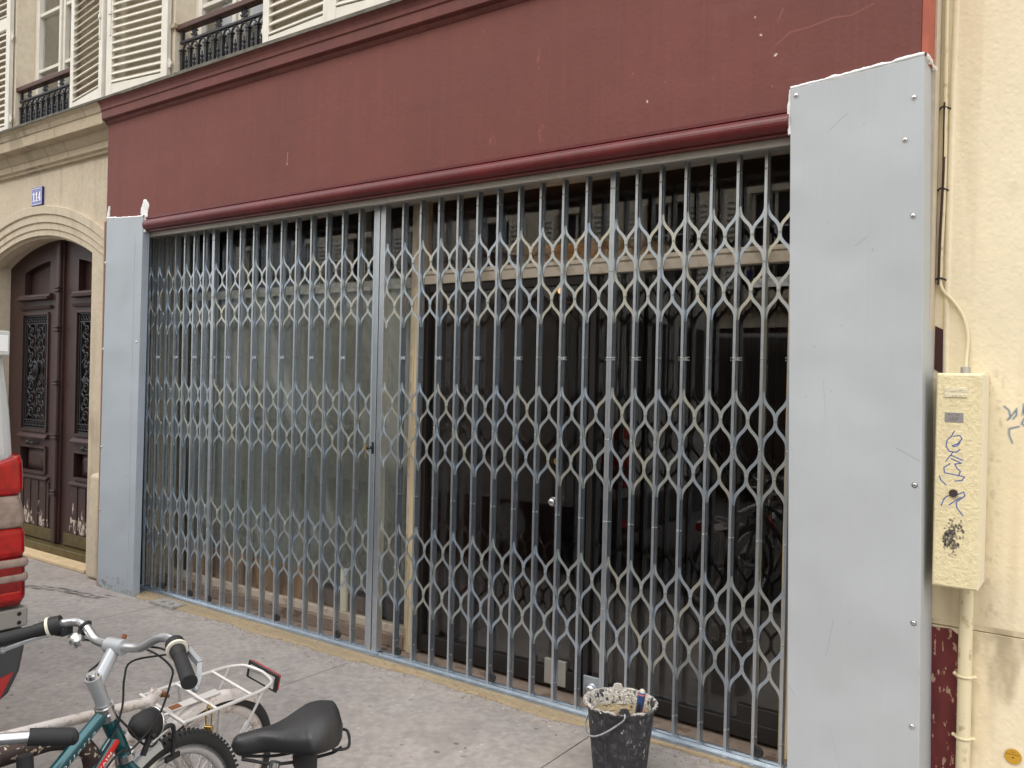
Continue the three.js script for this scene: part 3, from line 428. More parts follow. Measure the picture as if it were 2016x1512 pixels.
// number plate
{
  const p = thing('house_number_plate', 'small blue enamel number plate reading 114 above the carriage door', 'number plate', [-7.19, 2.965, 0.012]);
  part('plate', rspan(-0.092, 0.092, -0.075, 0.075, -0.012, 0.006, 0.004, 1), std({ color: rgb(0.02, 0.025, 0.16), roughness: 0.25 }), p);
  const m = part('digits', new THREE.PlaneGeometry(0.176, 0.142), phy({ roughness: 0.25, clearcoat: 0.5, map: ctex(256, 208, (g, W, H) => { g.fillStyle = '#2b2f86'; g.fillRect(0, 0, W, H); g.strokeStyle = '#e8e8f2'; g.lineWidth = 5; g.strokeRect(10, 10, W - 20, H - 20); g.fillStyle = '#f2f2f6'; g.font = 'bold 150px serif'; g.textAlign = 'center'; g.textBaseline = 'middle'; g.save(); g.translate(W / 2, H / 2 + 4); g.scale(0.82, 1); g.fillText('114', 0, 0); g.restore(); }, { w: 0.176, h: 0.142, x0: -0.088, y0: -0.071 }) }), p); m.position.z = 0.0068;
}

// ------------------------------------------------------------------ grey casings either side of the gate
function casing(name, label, pts, zf, mat, screws, blobs, back = -0.09) {             // pts: four [x, y] corners of the front, bottom left first
  const o = thing(name, label, 'pillar casing', [0, 0, 0], 0, 'grey boxed pillars of the shopfront');
  const s = new THREE.Shape(pts.map(([x, y]) => new THREE.Vector2(x, y)));
  const g = new THREE.ExtrudeGeometry(s, { depth: zf - back - 0.006, bevelEnabled: true, bevelSize: 0.003, bevelThickness: 0.003, bevelSegments: 2, bevelOffset: -0.003 }); g.translate(0, 0, back + 0.003);
  part('casing', g, mat, o);
  for (const [x, y] of screws) part('screw', [dome(x, y, zf + 0.001, 0.008, 0.55), disc(x, y, zf + 0.001, 0.01, 0.002)], M.chrome, o);
  for (const path of blobs) {                                            // bead of white filler
    const c = new THREE.CatmullRomCurve3(path.map((p) => V(...p))), q = new THREE.TubeGeometry(c, 90, 0.0085, 10), qp = q.attributes.position, qn = q.attributes.normal;
    for (let i = 0; i < qp.count; i++) { const x = qp.getX(i), y = qp.getY(i), z = qp.getZ(i), d = 0.011 * (fbm(x * 26 + 90, y * 26 + z * 31 + 90, 4096, 3, 811) - 0.5) + 0.003 * (fbm(x * 130 + 90, y * 130 + z * 90 + 90, 4096, 2, 813) - 0.5); qp.setXYZ(i, x + qn.getX(i) * d, y + qn.getY(i) * d, z + qn.getZ(i) * d * 0.6); } q.computeVertexNormals();
    part('filler_bead', [q], M.filler, o, 'rough white filler');
  }
  return o;
}
const cl = casing('pillar_casing', 'narrow blue grey pillar casing beside the carriage door', [[-5.893, 0], [-5.43, 0], [-5.402, 2.606], [-5.868, 2.64]], 0.145, M.casingL, [[-5.875, 0.55], [-5.875, 1.0], [-5.875, 1.7], [-5.87, 2.32], [-5.45, 1.75]], [[[-5.868, 2.64, 0.138], [-5.7, 2.628, 0.138], [-5.55, 2.617, 0.138], [-5.402, 2.61, 0.138]], [[-5.402, 2.61, 0.138], [-5.4, 2.6, 0.13], [-5.398, 2.5, 0.13]], [[-5.87, 2.64, 0.13], [-5.878, 2.69, 0.124], [-5.872, 2.73, 0.121]]], 0.092);
part('pier', span(-5.89, -5.61, 0, 2.6, 0.001, 0.091), M.casingL, cl);
part('filler_bead', (() => { const q = []; for (let i = 0; i < 60; i++) { const a = rr(0, 6.28), r = Math.sqrt(rnd()) * 0.042, k = new THREE.IcosahedronGeometry(rr(0.012, 0.022), 2); k.scale(1, 1.2, 0.22); k.translate(-5.42 + r * Math.cos(a) * 0.8, 2.665 + r * Math.sin(a) * 1.3, 0.122); q.push(k); } return join(q); })(), M.filler, cl, 'rough white filler patch at the casing corner');
part('seam', span(-5.497, -5.4935, 0.03, 2.5, 0.14, 0.1463), M.casingL, cl);
part('edge_board', span(-5.9, -5.8945, 0, 2.62, -0.09, 0.146), std({ color: rgb(0.5, 0.33, 0.24), roughness: 0.8 }), cl, 'raw wooden edge');
casing('pillar_casing', 'wide pale grey pillar casing beside the cream meter box', [[-0.957, 0], [-0.502, 0], [-0.545, 2.705], [-1.007, 2.672]], 0.145, M.casingR, [[-0.985, 2.645], [-0.575, 2.565], [-0.568, 2.15], [-0.542, 1.21], [-0.535, 0.73], [-0.532, 0.37], [-0.6, 2.42]], [[[-1.007, 2.676, 0.138], [-0.85, 2.688, 0.138], [-0.7, 2.699, 0.138], [-0.545, 2.712, 0.138]], [[-0.545, 2.71, 0.138], [-0.54, 2.708, 0.06], [-0.538, 2.703, -0.06]], [[-1.008, 2.674, 0.13], [-1.012, 2.62, 0.13], [-1.012, 2.56, 0.134], [-1.006, 2.5, 0.138]]]);

// ------------------------------------------------------------------ folding gate
const GT = 2.5, GB = 0.034;
const topTrack = thing('gate_track', 'grey overhead steel track under the red moulding', 'track', [0, 0, 0]);
part('rail', [rspan(-5.42, -3.16, 2.476, 2.56, 0.062, 0.09, 0.003, 1), rspan(-3.156, -0.99, 2.476, 2.56, 0.063, 0.092, 0.003, 1), span(-5.56, -0.96, 2.5, 2.6, -0.055, 0.061)], M.zincDull, topTrack); part('lip', [span(-5.56, -3.16, 2.494, 2.4995, -0.055, 0.004), span(-3.156, -0.96, 2.494, 2.4995, -0.055, 0.004)], M.zincDull, topTrack);
const botTrack = thing('gate_track', 'galvanised floor track set in fresh tan mortar', 'track', [0, 0, 0]);
part('channel', [span(-5.6, -3.24, 0.002, 0.022, -0.062, 0.03), span(-3.236, -0.955, 0.002, 0.022, -0.062, 0.03)], M.zinc, botTrack); part('guide', [span(-5.6, -3.24, 0.022, 0.033, -0.008, 0.0), span(-5.6, -3.24, 0.022, 0.033, -0.04, -0.032), span(-3.236, -0.955, 0.022, 0.033, -0.008, 0), span(-3.236, -0.955, 0.022, 0.033, -0.04, -0.032)], M.zinc, botTrack);
const barGeo = (() => {                                                 // two U channels back to back with the lattice between them
  const w = 0.012, t = 0.002, g = [], y0 = GB, y1 = GT - 0.002;
  for (const [za, zb2, open] of [[-0.012, 0.002, -1], [-0.036, -0.022, 1]]) {
    const zf = open < 0 ? zb2 : za;
    g.push(open < 0 ? span(-w / 2, w / 2, y0, y1, zf - t, zf) : span(-w / 2, w / 2, y0, y1, zf, zf + t));
    const [fa, fb] = open < 0 ? [za, zf - t] : [zf + t, zb2];
    g.push(span(-w / 2, -w / 2 + t, y0, y1, fa, fb), span(w / 2 - t, w / 2, y0, y1, fa, fb));
  }
  return join(g);
})();
const BANDS = [2.047, 1.283, 0.515];
const armCurve = (() => { const h = [[0, 0.035], [0.09, 0.058], [0.17, 0.115], [0.25, 0.228], [0.33, 0.382], [0.41, 0.474], [0.5, 0.5]], all = [...h, ...h.slice(0, -1).reverse().map(([t, x]) => [1 - t, 1 - x])]; const c = new THREE.CatmullRomCurve3(all.map(([t, x]) => new THREE.Vector3(x, t, 0))); return c.getPoints(26); })();
function armPath(ax, ay, bx, by) {                                     // leaves each bar nearly upright, swings across the bay, straightens at the rivet
  return armCurve.map((p) => [mix(ax, bx, p.x), mix(ay, by, p.y)]);
}
function gateLeaf(label, sections, stileGeo, rollers) {
  const o = thing('folding_gate', label, 'gate', [0, 0, 0], 0, 'folding security gate leaves');
  const rivets = [], nodesAll = [];
  for (const { xs, h, skipFirst } of sections) {
    xs.forEach((x, i) => { if (i || !skipFirst) nodesAll.push(x); });
    BANDS.forEach((ym, bi) => {
      for (let i = 0; i < xs.length; i++) for (const dir of [1, -1]) {   // arm pivoting on bar i
        const pts = [], hh = h * (1 + bi * 0.012);
        if (i > 0) pts.push(...armPath(xs[i - 1], ym + dir * hh, xs[i], ym));
        if (i < xs.length - 1) { const q = armPath(xs[i], ym, xs[i + 1], ym - dir * hh); pts.push(...q.map(([x, y], w) => [x, w === 0 && pts.length ? y - 0.0006 * dir : y])); }
        part('lattice_arm', ribbon(pts, 0.0132, 0.003, dir > 0 ? -0.0152 : -0.0188), M.zincArm[(i * 3 + bi + (dir > 0 ? 0 : 2) + (hash2(i, bi, 7) > 0.6 ? 1 : 0)) % 4], o);
      }
      for (let i = 0; i < xs.length - 1; i++) { const cx = (xs[i] + xs[i + 1]) / 2; for (const q of [-0.5, 0.5]) rivets.push(disc(cx, ym + q * h * (1 + bi * 0.012), -0.0115, 0.0045, 0.005, 8)); }
      for (const x of xs) rivets.push(dome(x, ym, 0.002, 0.0046, 0.7));
    });
    for (const x of xs) for (const y of [2.42, 1.653, 0.913, 0.12]) { rivets.push(dome(x, y, 0.002, 0.0044, 0.7)); rivets.push(rod([x - 0.011, y, -0.017], [x + 0.011, y, -0.017], 0.0035, 0.0035, 6)); }
  }
  for (const x of nodesAll) { const b = part('upright_bar', barGeo, M.zinc, o); b.position.x = x; b.rotation.z = rr(-0.0004, 0.0004); }
  stuff(part('rivets', rivets, M.rivet, o));
  nodesAll.forEach((x, i) => { if (i % 2 === 1) part('clip', [span(x - 0.022, x + 0.03, 1.655, 1.66, -0.019, -0.014), span(x - 0.022, x + 0.03, 1.644, 1.649, -0.019, -0.014), span(x + 0.008, x + 0.02, 1.644, 1.66, -0.016, -0.013)], M.chrome, o); });
  for (const x of rollers) part('roller', [(() => { const t = new THREE.TorusGeometry(0.016, 0.0075, 8, 18); t.translate(x + 0.017, 0.062, -0.017); return t; })(), disc(x + 0.017, 0.062, -0.017, 0.013, 0.008)], M.rubber, o);
  part('lock_stile', stileGeo, M.zinc, o);
  return o;
}
const seq = (a, d, n) => Array.from({ length: n }, (_, i) => a + d * i);
const leafA = gateLeaf('left folding lattice gate leaf, tightly pleated beside the narrow grey casing',
  [{ xs: [-5.553, ...seq(-5.45, 0.1074, 6), -4.8125], h: 0.239 }, { xs: [-4.7995, ...seq(-4.658, 0.1335, 10), -3.327], h: 0.222 }],
  [rspan(-3.336, -3.292, GB, GT - 0.002, -0.036, 0.006, 0.002, 1), rspan(-3.33, -3.326, GB, GT - 0.01, 0.006, 0.01, 0.001, 1)], [-5.346, -5.02, -4.8125, -4.1246, -3.592]);
leafA.userData.label = 'left folding lattice gate leaf in front of the dusty sheeted window';
const leafB = gateLeaf('right folding lattice gate leaf in front of the dark glass door',
  [{ xs: [-3.254, ...seq(-3.123, 0.1274, 10), -1.8475], h: 0.231 }, { xs: [-1.8345, ...seq(-1.72, 0.1156, 6), -1.03], h: 0.234 }],
  [rspan(-3.286, -3.268, GB, GT - 0.002, -0.036, 0.004, 0.002, 1), rspan(-3.267, -3.247, GB, GT - 0.002, -0.034, 0.007, 0.002, 1)], [-3.123, -2.486, -1.142]);
part('lock', [rspan(-3.315, -3.298, 1.12, 1.185, 0.006, 0.009, 0.007, 2), rod([-3.306, 1.155, 0.008], [-3.306, 1.155, 0.022], 0.008), rspan(-3.336, -3.304, 1.146, 1.153, 0.02, 0.023, 0.001, 1), disc(-3.338, 1.15, 0.0215, 0.011, 0.003)], M.iron, leafA, 'small black keyhole with keys');
part('key', [disc(-3.345, 1.148, 0.024, 0.009, 0.002), span(-3.348, -3.343, 1.09, 1.14, 0.022, 0.025), disc(-3.34, 1.16, 0.026, 0.008, 0.002)], M.brass, leafA);
for (const x of [-4.806, -1.841]) part('joint_strip', span(x - 0.0009, x + 0.0009, GB, GT - 0.004, -0.03, -0.004), M.zincDull, x < -3 ? leafA : leafB);
part('end_plate', span(-5.6, -5.566, GB, GT, -0.05, 0.0), M.iron, leafA);

// mortar bed under the floor track, with a torn front edge
{
  const k = [[-5.46, 0.13], [-5.33, 0.142], [-5.2, 0.12], [-5.12, 0.075], [-4.98, 0.08], [-4.9, 0.14], [-4.46, 0.123], [-4.07, 0.138], [-3.75, 0.12], [-3.43, 0.123], [-3.1, 0.09], [-2.89, 0.078], [-2.58, 0.09], [-2.25, 0.104], [-2.03, 0.106], [-1.85, 0.075], [-1.6, 0.05], [-1.3, 0.046], [-0.97, 0.045]];
  const f = (x) => { for (let i = 0; i < k.length - 1; i++) if (x <= k[i + 1][0]) return mix(k[i][1], k[i + 1][1], sstep(k[i][0], k[i + 1][0], x)); return 0.045; };
  const pos = [], idx = [], N = 420, Mz = 8;
  for (let i = 0; i <= N; i++) { const x = -5.46 + i / N * 4.49, e = f(x) + (fbm(x * 22 + 200, 3, 4096, 4, 401) - 0.5) * 0.03; for (let j = 0; j <= Mz; j++) { const t = j / Mz, z = mix(0.03, e, t), y = j === Mz ? 0.001 : 0.007 + 0.005 * fbm(x * 9 + 99, t * 3 + 9, 512, 3, 403) + 0.004 * (1 - t); pos.push(x, y, z); } }
  for (let i = 0; i < N; i++) for (let j = 0; j < Mz; j++) { const a = i * (Mz + 1) + j, b = a + Mz + 1; idx.push(a, a + 1, b, b, a + 1, b + 1); }
  const g = new THREE.BufferGeometry(); g.setAttribute('position', new THREE.Float32BufferAttribute(pos, 3)); g.setIndex(idx); g.computeVertexNormals();
  single('mortar_bed', finish(g), M.mortar, 'strip of fresh tan mortar along the gate track', 'mortar');
  const crumbs = []; for (let i = 0; i < 900; i++) { const x = rr(-5.4, -1.0), z = f(x) + Math.abs(rr(-1, 1) * rr(0, 1)) * 0.16 - 0.008, s = rr(0.0015, 0.005); const q = new THREE.TetrahedronGeometry(s, 0); q.rotateX(rr(0, 3)); q.rotateY(rr(0, 3)); q.translate(x, s * 0.4, z); crumbs.push(q); }
  const c = single('mortar_crumbs', crumbs, M.mortar, 'tan mortar crumbs scattered along the pavement edge of the gate', 'crumbs'); stuff(c);
  const h = thing('drain_block', 'small concrete plug with two round holes beside the mortar strip', 'drain', [-5.05, 0, 0.12], 0.03);
  part('block', (() => { const sh = new THREE.Shape(); [[-0.13, -0.05], [0.12, -0.055], [0.13, 0.05], [-0.11, 0.06]].forEach(([x, y], q) => sh[q ? 'lineTo' : 'moveTo'](x, y)); for (const x of [-0.04, 0.05]) { const c = new THREE.Path(); c.absarc(x, -0.005, 0.019, 0, 6.2832, true); sh.holes.push(c); } const g = new THREE.ExtrudeGeometry(sh, { depth: 0.02, bevelEnabled: true, bevelSize: 0.003, bevelThickness: 0.003, bevelSegments: 2, bevelOffset: -0.003 }); g.rotateX(-Math.PI / 2); g.translate(0, -0.002, 0); return g; })(), M.granite, h);
}
for (const m of [M.pavement, M.stucco]) m.map.wrapS = m.map.wrapT = THREE.MirroredRepeatWrapping;

// ------------------------------------------------------------------ shopfront behind the gate
{
  const z0 = -0.23, z1 = -0.175, G = -0.205;
  const sill = thing('shop_threshold', 'rough concrete threshold between floor track and shop glazing', 'threshold');
  part('slab', [span(-5.62, -3.2, 0.001, 0.012, -0.3, -0.064), span(-3.2, -0.99, 0.001, 0.01, -0.3, -0.064)], M.threshold, sill);
  part('sill', [rspan(-5.6, -3.2, 0.012, 0.085, -0.25, -0.15, 0.005, 1)], M.threshold, sill);
  const w = thing('shop_window', 'dusty shop window covered inside with grey sheeting behind the left gate leaf', 'shop window');
  part('frame', [rspan(-5.6, -5.545, 0.085, 2.59, z0, z1), rspan(-5.545, -3.205, 0.085, 0.13, z0, z1 - 0.003), rspan(-5.545, -3.205, 2.53, 2.59, z0, z1 - 0.003)], M.frame, w);
  part('pane', span(-5.54, -3.21, 0.12, 2.54, G - 0.003, G + 0.003), M.glass, w);
  const sheet = new THREE.PlaneGeometry(2.21, 1.86, 120, 60), p = sheet.attributes.position;
  for (let i = 0; i < p.count; i++) { const x = p.getX(i), y = p.getY(i); p.setZ(i, 0.012 * Math.sin(x * 5 + y * 3.2) * fbm(x * 2 + 9, y * 2 + 9, 64, 3, 501) + 0.02 * (fbm(x * 3.2 + y * 1.6 + 30, y * 1.4 - x + 30, 64, 3, 503) - 0.5)); if (y > 0.9) p.setY(i, y + 0.016 * (fbm(x * 6 + 30, 3, 64, 3, 505) - 0.5)); }
  sheet.computeVertexNormals(); sheet.translate(-4.33, 1.195, -0.245); const ds = single('dust_sheet', finish(sheet), M.film, 'grey translucent dust sheet hanging behind the left shop window', 'dust sheet');
  const tape = thing('masking_strip', 'paler taped hem along the top of the grey dust sheet', 'tape'); part('strip', span(-5.42, -3.23, 2.06, 2.115, -0.226, -0.222), M.tape, tape);
  const b1 = single('plywood_board', rspan(-5.32, -3.98, 0.13, 0.33, -0.224, -0.214, 0.002, 1), M.ply, 'brown plywood offcut standing behind the left shop window', 'board');
  single('plywood_board', rspan(-3.97, -3.44, 0.13, 0.235, -0.224, -0.214, 0.002, 1), std({ color: rgb(0.11, 0.07, 0.05), roughness: 0.8 }), 'low dark brown board behind the window near the lock stile', 'board');
  single('paper_roll', rod([-3.73, 0.132, -0.217], [-3.735, 0.38, -0.217], 0.03, 0.03, 16), std({ color: rgb(0.6, 0.58, 0.45), roughness: 0.8 }), 'short pale paper roll standing behind the shop window', 'paper roll');
  single('interior_post', rspan(-3.76, -3.69, 2.12, 2.6, -0.33, -0.28, 0.004, 1), std({ color: rgb(0.42, 0.4, 0.3), roughness: 0.7 }), 'pale painted post visible through the glass above the dust sheet', 'post');
  const d = thing('shop_door', 'dark glass shop door and side light with beige transom behind the right gate leaf', 'shop door');
  part('mullion', rspan(-3.2, -3.12, 0.012, 2.59, z0 - 0.01, z1 + 0.015, 0.004, 1), M.frame, d, 'beige mullion between window and door');
  part('mullion_facing', rspan(-3.165, -3.112, 0.012, 2.05, z1 + 0.016, z1 + 0.032, 0.003, 1), M.timber, d, 'bare yellowish timber strip on the mullion');
  part('transom', rspan(-3.12, -1.08, 2.065, 2.14, z0, z1 + 0.004, 0.004, 1), M.frame, d, 'beige horizontal transom');
  part('transom_bead', rspan(-3.11, -1.085, 2.118, 2.128, z1 + 0.002, z1 + 0.012, 0.002, 1), M.frame, d);
  part('head', rspan(-3.12, -1.08, 2.53, 2.59, z0, z1, 0.003, 1), M.frame, d);
  part('jamb', rspan(-1.08, -1.035, 0.012, 2.59, z0, z1 + 0.05, 0.004, 1), M.timber, d, 'worn wooden jamb');
  part('fanlight_pane', span(-3.118, -1.082, 2.135, 2.535, G - 0.003, G + 0.003), M.glass, d);
  part('door_leaf', [rspan(-3.115, -3.085, 0.03, 2.06, z0 + 0.004, z1 - 0.004), rspan(-2.1, -2.055, 0.03, 2.06, z0 + 0.004, z1 - 0.004), rspan(-3.085, -2.1, 0.03, 0.12, z0 + 0.006, z1 - 0.006), rspan(-3.085, -2.1, 2.02, 2.06, z0 + 0.006, z1 - 0.006)], M.frameDark, d);
  part('door_pane', span(-3.088, -2.097, 0.115, 2.025, G - 0.004, G + 0.002), M.glass, d);
  part('side_light_frame', [rspan(-2.05, -2.02, 0.03, 2.06, z0, z1 - 0.008), rspan(-2.02, -1.085, 0.03, 0.1, z0, z1 - 0.01), rspan(-1.28, -1.085, 0.1, 0.17, z0, z1 - 0.01)], M.frameDark, d);
  part('side_light_pane', span(-2.022, -1.083, 0.095, 2.06, G + 0.003, G + 0.008), M.glass, d);
  part('door_knob', [disc(-2.235, 0.945, -0.18, 0.024, 0.012, 20), dome(-2.235, 0.945, -0.165, 0.022, 0.8), rod([-2.235, 0.945, -0.2], [-2.235, 0.945, -0.17], 0.01)], M.chrome, d);
  part('keyhole', [disc(-2.228, 1.145, -0.195, 0.017, 0.012, 16)], M.brass, d);
  part('lock_plate', rspan(-2.265, -2.14, 0.04, 0.165, -0.197, -0.176, 0.004, 1), M.zincDull, d, 'square steel floor lock plate'); part('lock_cylinder', [disc(-2.205, 0.1, -0.174, 0.018, 0.006, 16)], M.chrome, d);
  part('stop_plate', [rspan(-2.03, -1.93, 0.012, 0.135, -0.172, -0.16, 0.003, 1)], M.zinc, d, 'steel floor stop with a round knob'); part('stop_knob', dome(-1.985, 0.072, -0.157, 0.032, 0.8), M.chrome, d);
  part('notice', span(-1.25, -1.09, 1.965, 2.005, -0.19, -0.1885), std({ map: dtex(64, 16, (u, v) => 120 + 90 * fbm(u * 16, v * 4, 16, 3, 511), { tile: 0.16, tileY: 0.04 }), roughness: 0.6 }), d);
  // room behind the glazing: closed box, dark panelling
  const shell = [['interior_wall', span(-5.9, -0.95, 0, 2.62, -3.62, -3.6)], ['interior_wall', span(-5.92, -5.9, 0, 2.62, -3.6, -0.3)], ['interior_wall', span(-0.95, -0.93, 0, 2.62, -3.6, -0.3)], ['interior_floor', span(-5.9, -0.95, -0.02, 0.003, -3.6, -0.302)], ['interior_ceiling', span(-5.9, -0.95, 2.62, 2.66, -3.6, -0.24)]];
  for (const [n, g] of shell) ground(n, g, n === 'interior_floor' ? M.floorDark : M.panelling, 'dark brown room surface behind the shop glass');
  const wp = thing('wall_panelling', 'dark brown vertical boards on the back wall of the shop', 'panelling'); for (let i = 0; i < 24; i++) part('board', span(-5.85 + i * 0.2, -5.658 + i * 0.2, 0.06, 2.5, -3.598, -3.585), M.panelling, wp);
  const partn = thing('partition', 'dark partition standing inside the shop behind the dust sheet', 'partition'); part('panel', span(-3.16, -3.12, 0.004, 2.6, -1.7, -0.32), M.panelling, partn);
  const shelf = thing('shelf', 'warm lit wooden shelf seen through the fanlight', 'shelf'); part('board', rspan(-3.05, -2.05, 2.33, 2.36, -1.05, -0.75, 0.004, 1), M.timber, shelf); part('upstand', span(-3.05, -2.05, 2.24, 2.33, -1.05, -1.03), M.timber, shelf);
  const lamp = thing('shop_lamp', 'small warm bulb lighting the wooden shelf behind the transom', 'lamp', [-2.62, 2.075, -0.82]);
  part('socket', [rod([0, -0.06, 0], [0, -0.015, 0], 0.014), rod([0, -0.06, 0], [0, -0.06, -0.18], 0.006)], M.brass, lamp); part('bulb', new THREE.SphereGeometry(0.022, 14, 10), std({ color: 0xffffff, emissive: rgb(1, 0.5, 0.18), emissiveIntensity: 1 }), lamp);
  const pl = new THREE.PointLight(rgb(1, 0.48, 0.16), 0.03, 0, 2); pl.castShadow = true; lamp.add(pl);
}

// ------------------------------------------------------------------ cream neighbour with the gas meter box
{
  const n = thing('rendered_house', 'cream rendered house wall right of the grey casing', 'building');
  part('wall', span(-0.53, 8, 0.68, 9, -0.45, -0.1), M.stucco, n); part('wall_base', span(-0.53, 8, 0, 0.676, -0.45, -0.094), M.stucco, n, 'dirty lower part of the cream wall');
  part('old_paint', (() => { const s = new THREE.Shape(); const e = []; for (let i = 0; i <= 30; i++) e.push([mix(-0.428, -0.42, rnd()), mix(0, 0.655, i / 30)]); s.moveTo(-0.527, 0); for (const [x, y] of e) s.lineTo(x, y); s.lineTo(-0.45, 0.672); s.lineTo(-0.527, 0.668); const g = new THREE.ExtrudeGeometry(s, { depth: 0.003, bevelEnabled: false }); g.translate(0, 0, -0.0935); return g; })(), std({ map: dtex(256, 512, (u, v) => blend(tint([112, 46, 46], 0.8 + 0.3 * fbm(u * 6, v * 10, 10, 4, 521)), [196, 178, 150], 0.8 * sstep(0.66, 0.72, fbm(u * 16, v * 22, 22, 4, 523))), { tile: 0.2, tileY: 0.7 }), roughness: 0.75 }), n, 'strip of old maroon paint');
  part('old_paint', (() => { const s = new THREE.Shape(); [[-0.527, 1.62], [-0.5, 1.6], [-0.482, 1.64], [-0.478, 1.7], [-0.49, 1.76], [-0.527, 1.78]].forEach(([x, y], i) => s[i ? 'lineTo' : 'moveTo'](x, y)); const g = new THREE.ExtrudeGeometry(s, { depth: 0.002, bevelEnabled: false }); g.translate(0, 0, -0.0995); return g; })(), std({ color: rgb(0.06, 0.02, 0.02), roughness: 0.8 }), n);
  const box = thing('gas_meter_box', 'cream gas meter box with blue pen tags and a black burn mark', 'meter box', [0, 0, 0]);
  part('body', rspan(-0.49, -0.347, 0.858, 1.602, -0.098, 0.088, 0.006, 2), M.boxPaint, box);
  const bx0 = -0.486, bw = 0.135, by0 = 0.864, bh = 0.732;
  part('front_panel', rspan(bx0, bx0 + bw, by0, by0 + bh, 0.086, 0.1, 0.004, 2), std({ roughness: 0.75, bumpMap: lumpBump, bumpScale: 0.0009, map: ctex(256, 1388, (g, W, H) => {
    const img = g.createImageData(W, H); for (let j = 0; j < H; j++) for (let i = 0; i < W; i++) { const q = fbm(i / 22, j / 22, 4096, 4, 531), c = tint([234, 220, 178], 0.92 + 0.12 * q), k = (j * W + i) * 4; img.data[k] = c[0]; img.data[k + 1] = c[1]; img.data[k + 2] = c[2]; img.data[k + 3] = 255; } g.putImageData(img, 0, 0);
    g.lineCap = 'round'; g.lineJoin = 'round'; g.strokeStyle = '#4c5fa0'; g.lineWidth = 7;
    const pen = (pts) => { g.beginPath(); pts.forEach(([x, y], i) => g[i ? 'lineTo' : 'moveTo'](x * W, y * H)); g.stroke(); };
    pen([[0.42, 0.265], [0.36, 0.29], [0.26, 0.31], [0.24, 0.34], [0.32, 0.362], [0.48, 0.365], [0.56, 0.35]]); pen([[0.4, 0.29], [0.55, 0.285], [0.6, 0.3], [0.5, 0.325], [0.38, 0.335], [0.42, 0.34], [0.52, 0.33], [0.56, 0.315]]);
    pen([[0.4, 0.365], [0.24, 0.41]]); pen([[0.36, 0.38], [0.62, 0.4]]); pen([[0.36, 0.395], [0.6, 0.415], [0.45, 0.42], [0.5, 0.44], [0.58, 0.452], [0.55, 0.47]]); pen([[0.34, 0.42], [0.2, 0.44], [0.22, 0.465], [0.5, 0.472], [0.68, 0.478], [0.62, 0.495], [0.46, 0.5]]); pen([[0.1, 0.48], [0.14, 0.5], [0.26, 0.522]]);
    pen([[0.2, 0.595], [0.28, 0.575], [0.56, 0.56], [0.66, 0.548], [0.7, 0.565], [0.5, 0.6], [0.52, 0.625], [0.66, 0.66]]); pen([[0.2, 0.6], [0.16, 0.62]]); pen([[0.34, 0.615], [0.6, 0.575]]);
    for (let i = 0; i < 420; i++) { const a = rr(0, 6.28), r = Math.sqrt(rnd()), cx = i % 3 ? 0.42 : 0.52, cy = i % 3 ? 0.775 : 0.74; g.fillStyle = `rgba(40,38,38,${rr(0.1, 0.5)})`; const x = cx + Math.cos(a) * r * 0.2, y = cy + Math.sin(a) * r * (i % 5 ? 0.045 : 0.09); if (Math.hypot((x - 0.6) / 0.14, (y - 0.765) / 0.03) < 1 && rnd() < 0.8) continue; g.beginPath(); g.ellipse(x * W, y * H, rr(2, 9), rr(2, 12), 0, 0, 7); g.fill(); }
    for (let i = 0; i < 50; i++) { g.fillStyle = `rgba(140,110,60,${rr(0.1, 0.4)})`; g.beginPath(); g.arc(rr(0, W), rr(0, H), rr(1, 4), 0, 7); g.fill(); }
  }, { w: bw, h: bh, x0: bx0, y0: by0 }) }), box);
  for (const y of [1.545, 1.527]) { part('number_strip', [rspan(-0.462, -0.392, y - 0.0085, y + 0.0085, 0.099, 0.104, 0.001, 1), ...[-0.457, -0.397].map((x) => dome(x, y, 0.104, 0.003)), ...seq(-0.438, 0.006, 6).map((x) => rspan(x - 0.0022, x + 0.0022, y - 0.004, y + 0.004, 0.1035, 0.1055, 0.0005, 1))], M.boxPaint, box); }
  part('emblem_plate', rspan(-0.46, -0.402, 1.432, 1.466, 0.0995, 0.1015, 0.001, 1), std({ roughness: 0.4, metalness: 0.4, map: ctex(232, 136, (g, W, H) => { g.fillStyle = '#a7a4a4'; g.fillRect(0, 0, W, H); g.fillStyle = '#5b5656'; g.font = 'bold 36px sans-serif'; g.fillText('E', 44, 40); g.fillText('P', 160, 44); g.strokeStyle = '#6b6464'; g.lineWidth = 5; g.beginPath(); g.moveTo(80, 26); g.lineTo(138, 16); g.quadraticCurveTo(150, 56, 128, 78); g.quadraticCurveTo(110, 88, 96, 84); g.quadraticCurveTo(104, 60, 80, 26); g.stroke(); g.beginPath(); g.moveTo(54, 72); g.quadraticCurveTo(66, 120, 104, 122); g.quadraticCurveTo(146, 114, 172, 66); g.quadraticCurveTo(140, 96, 104, 100); g.quadraticCurveTo(78, 98, 74, 72); g.stroke(); }, { w: 0.058, h: 0.034, x0: -0.46, y0: 1.432 }) }), box);
  part('lock', [disc(-0.427, 1.188, 0.102, 0.0135, 0.014, 18), span(-0.4278, -0.4262, 1.184, 1.192, 0.109, 0.1096)], std({ color: rgb(0.12, 0.1, 0.09), roughness: 0.4, metalness: 0.7 }), box);
  const pipe = thing('riser_pipe', 'cream painted riser pipe below the meter box', 'pipe'); part('pipe', rod([-0.397, 0.002, -0.062], [-0.399, 0.862, -0.062], 0.023, 0.023, 20), M.pipePaint, pipe);
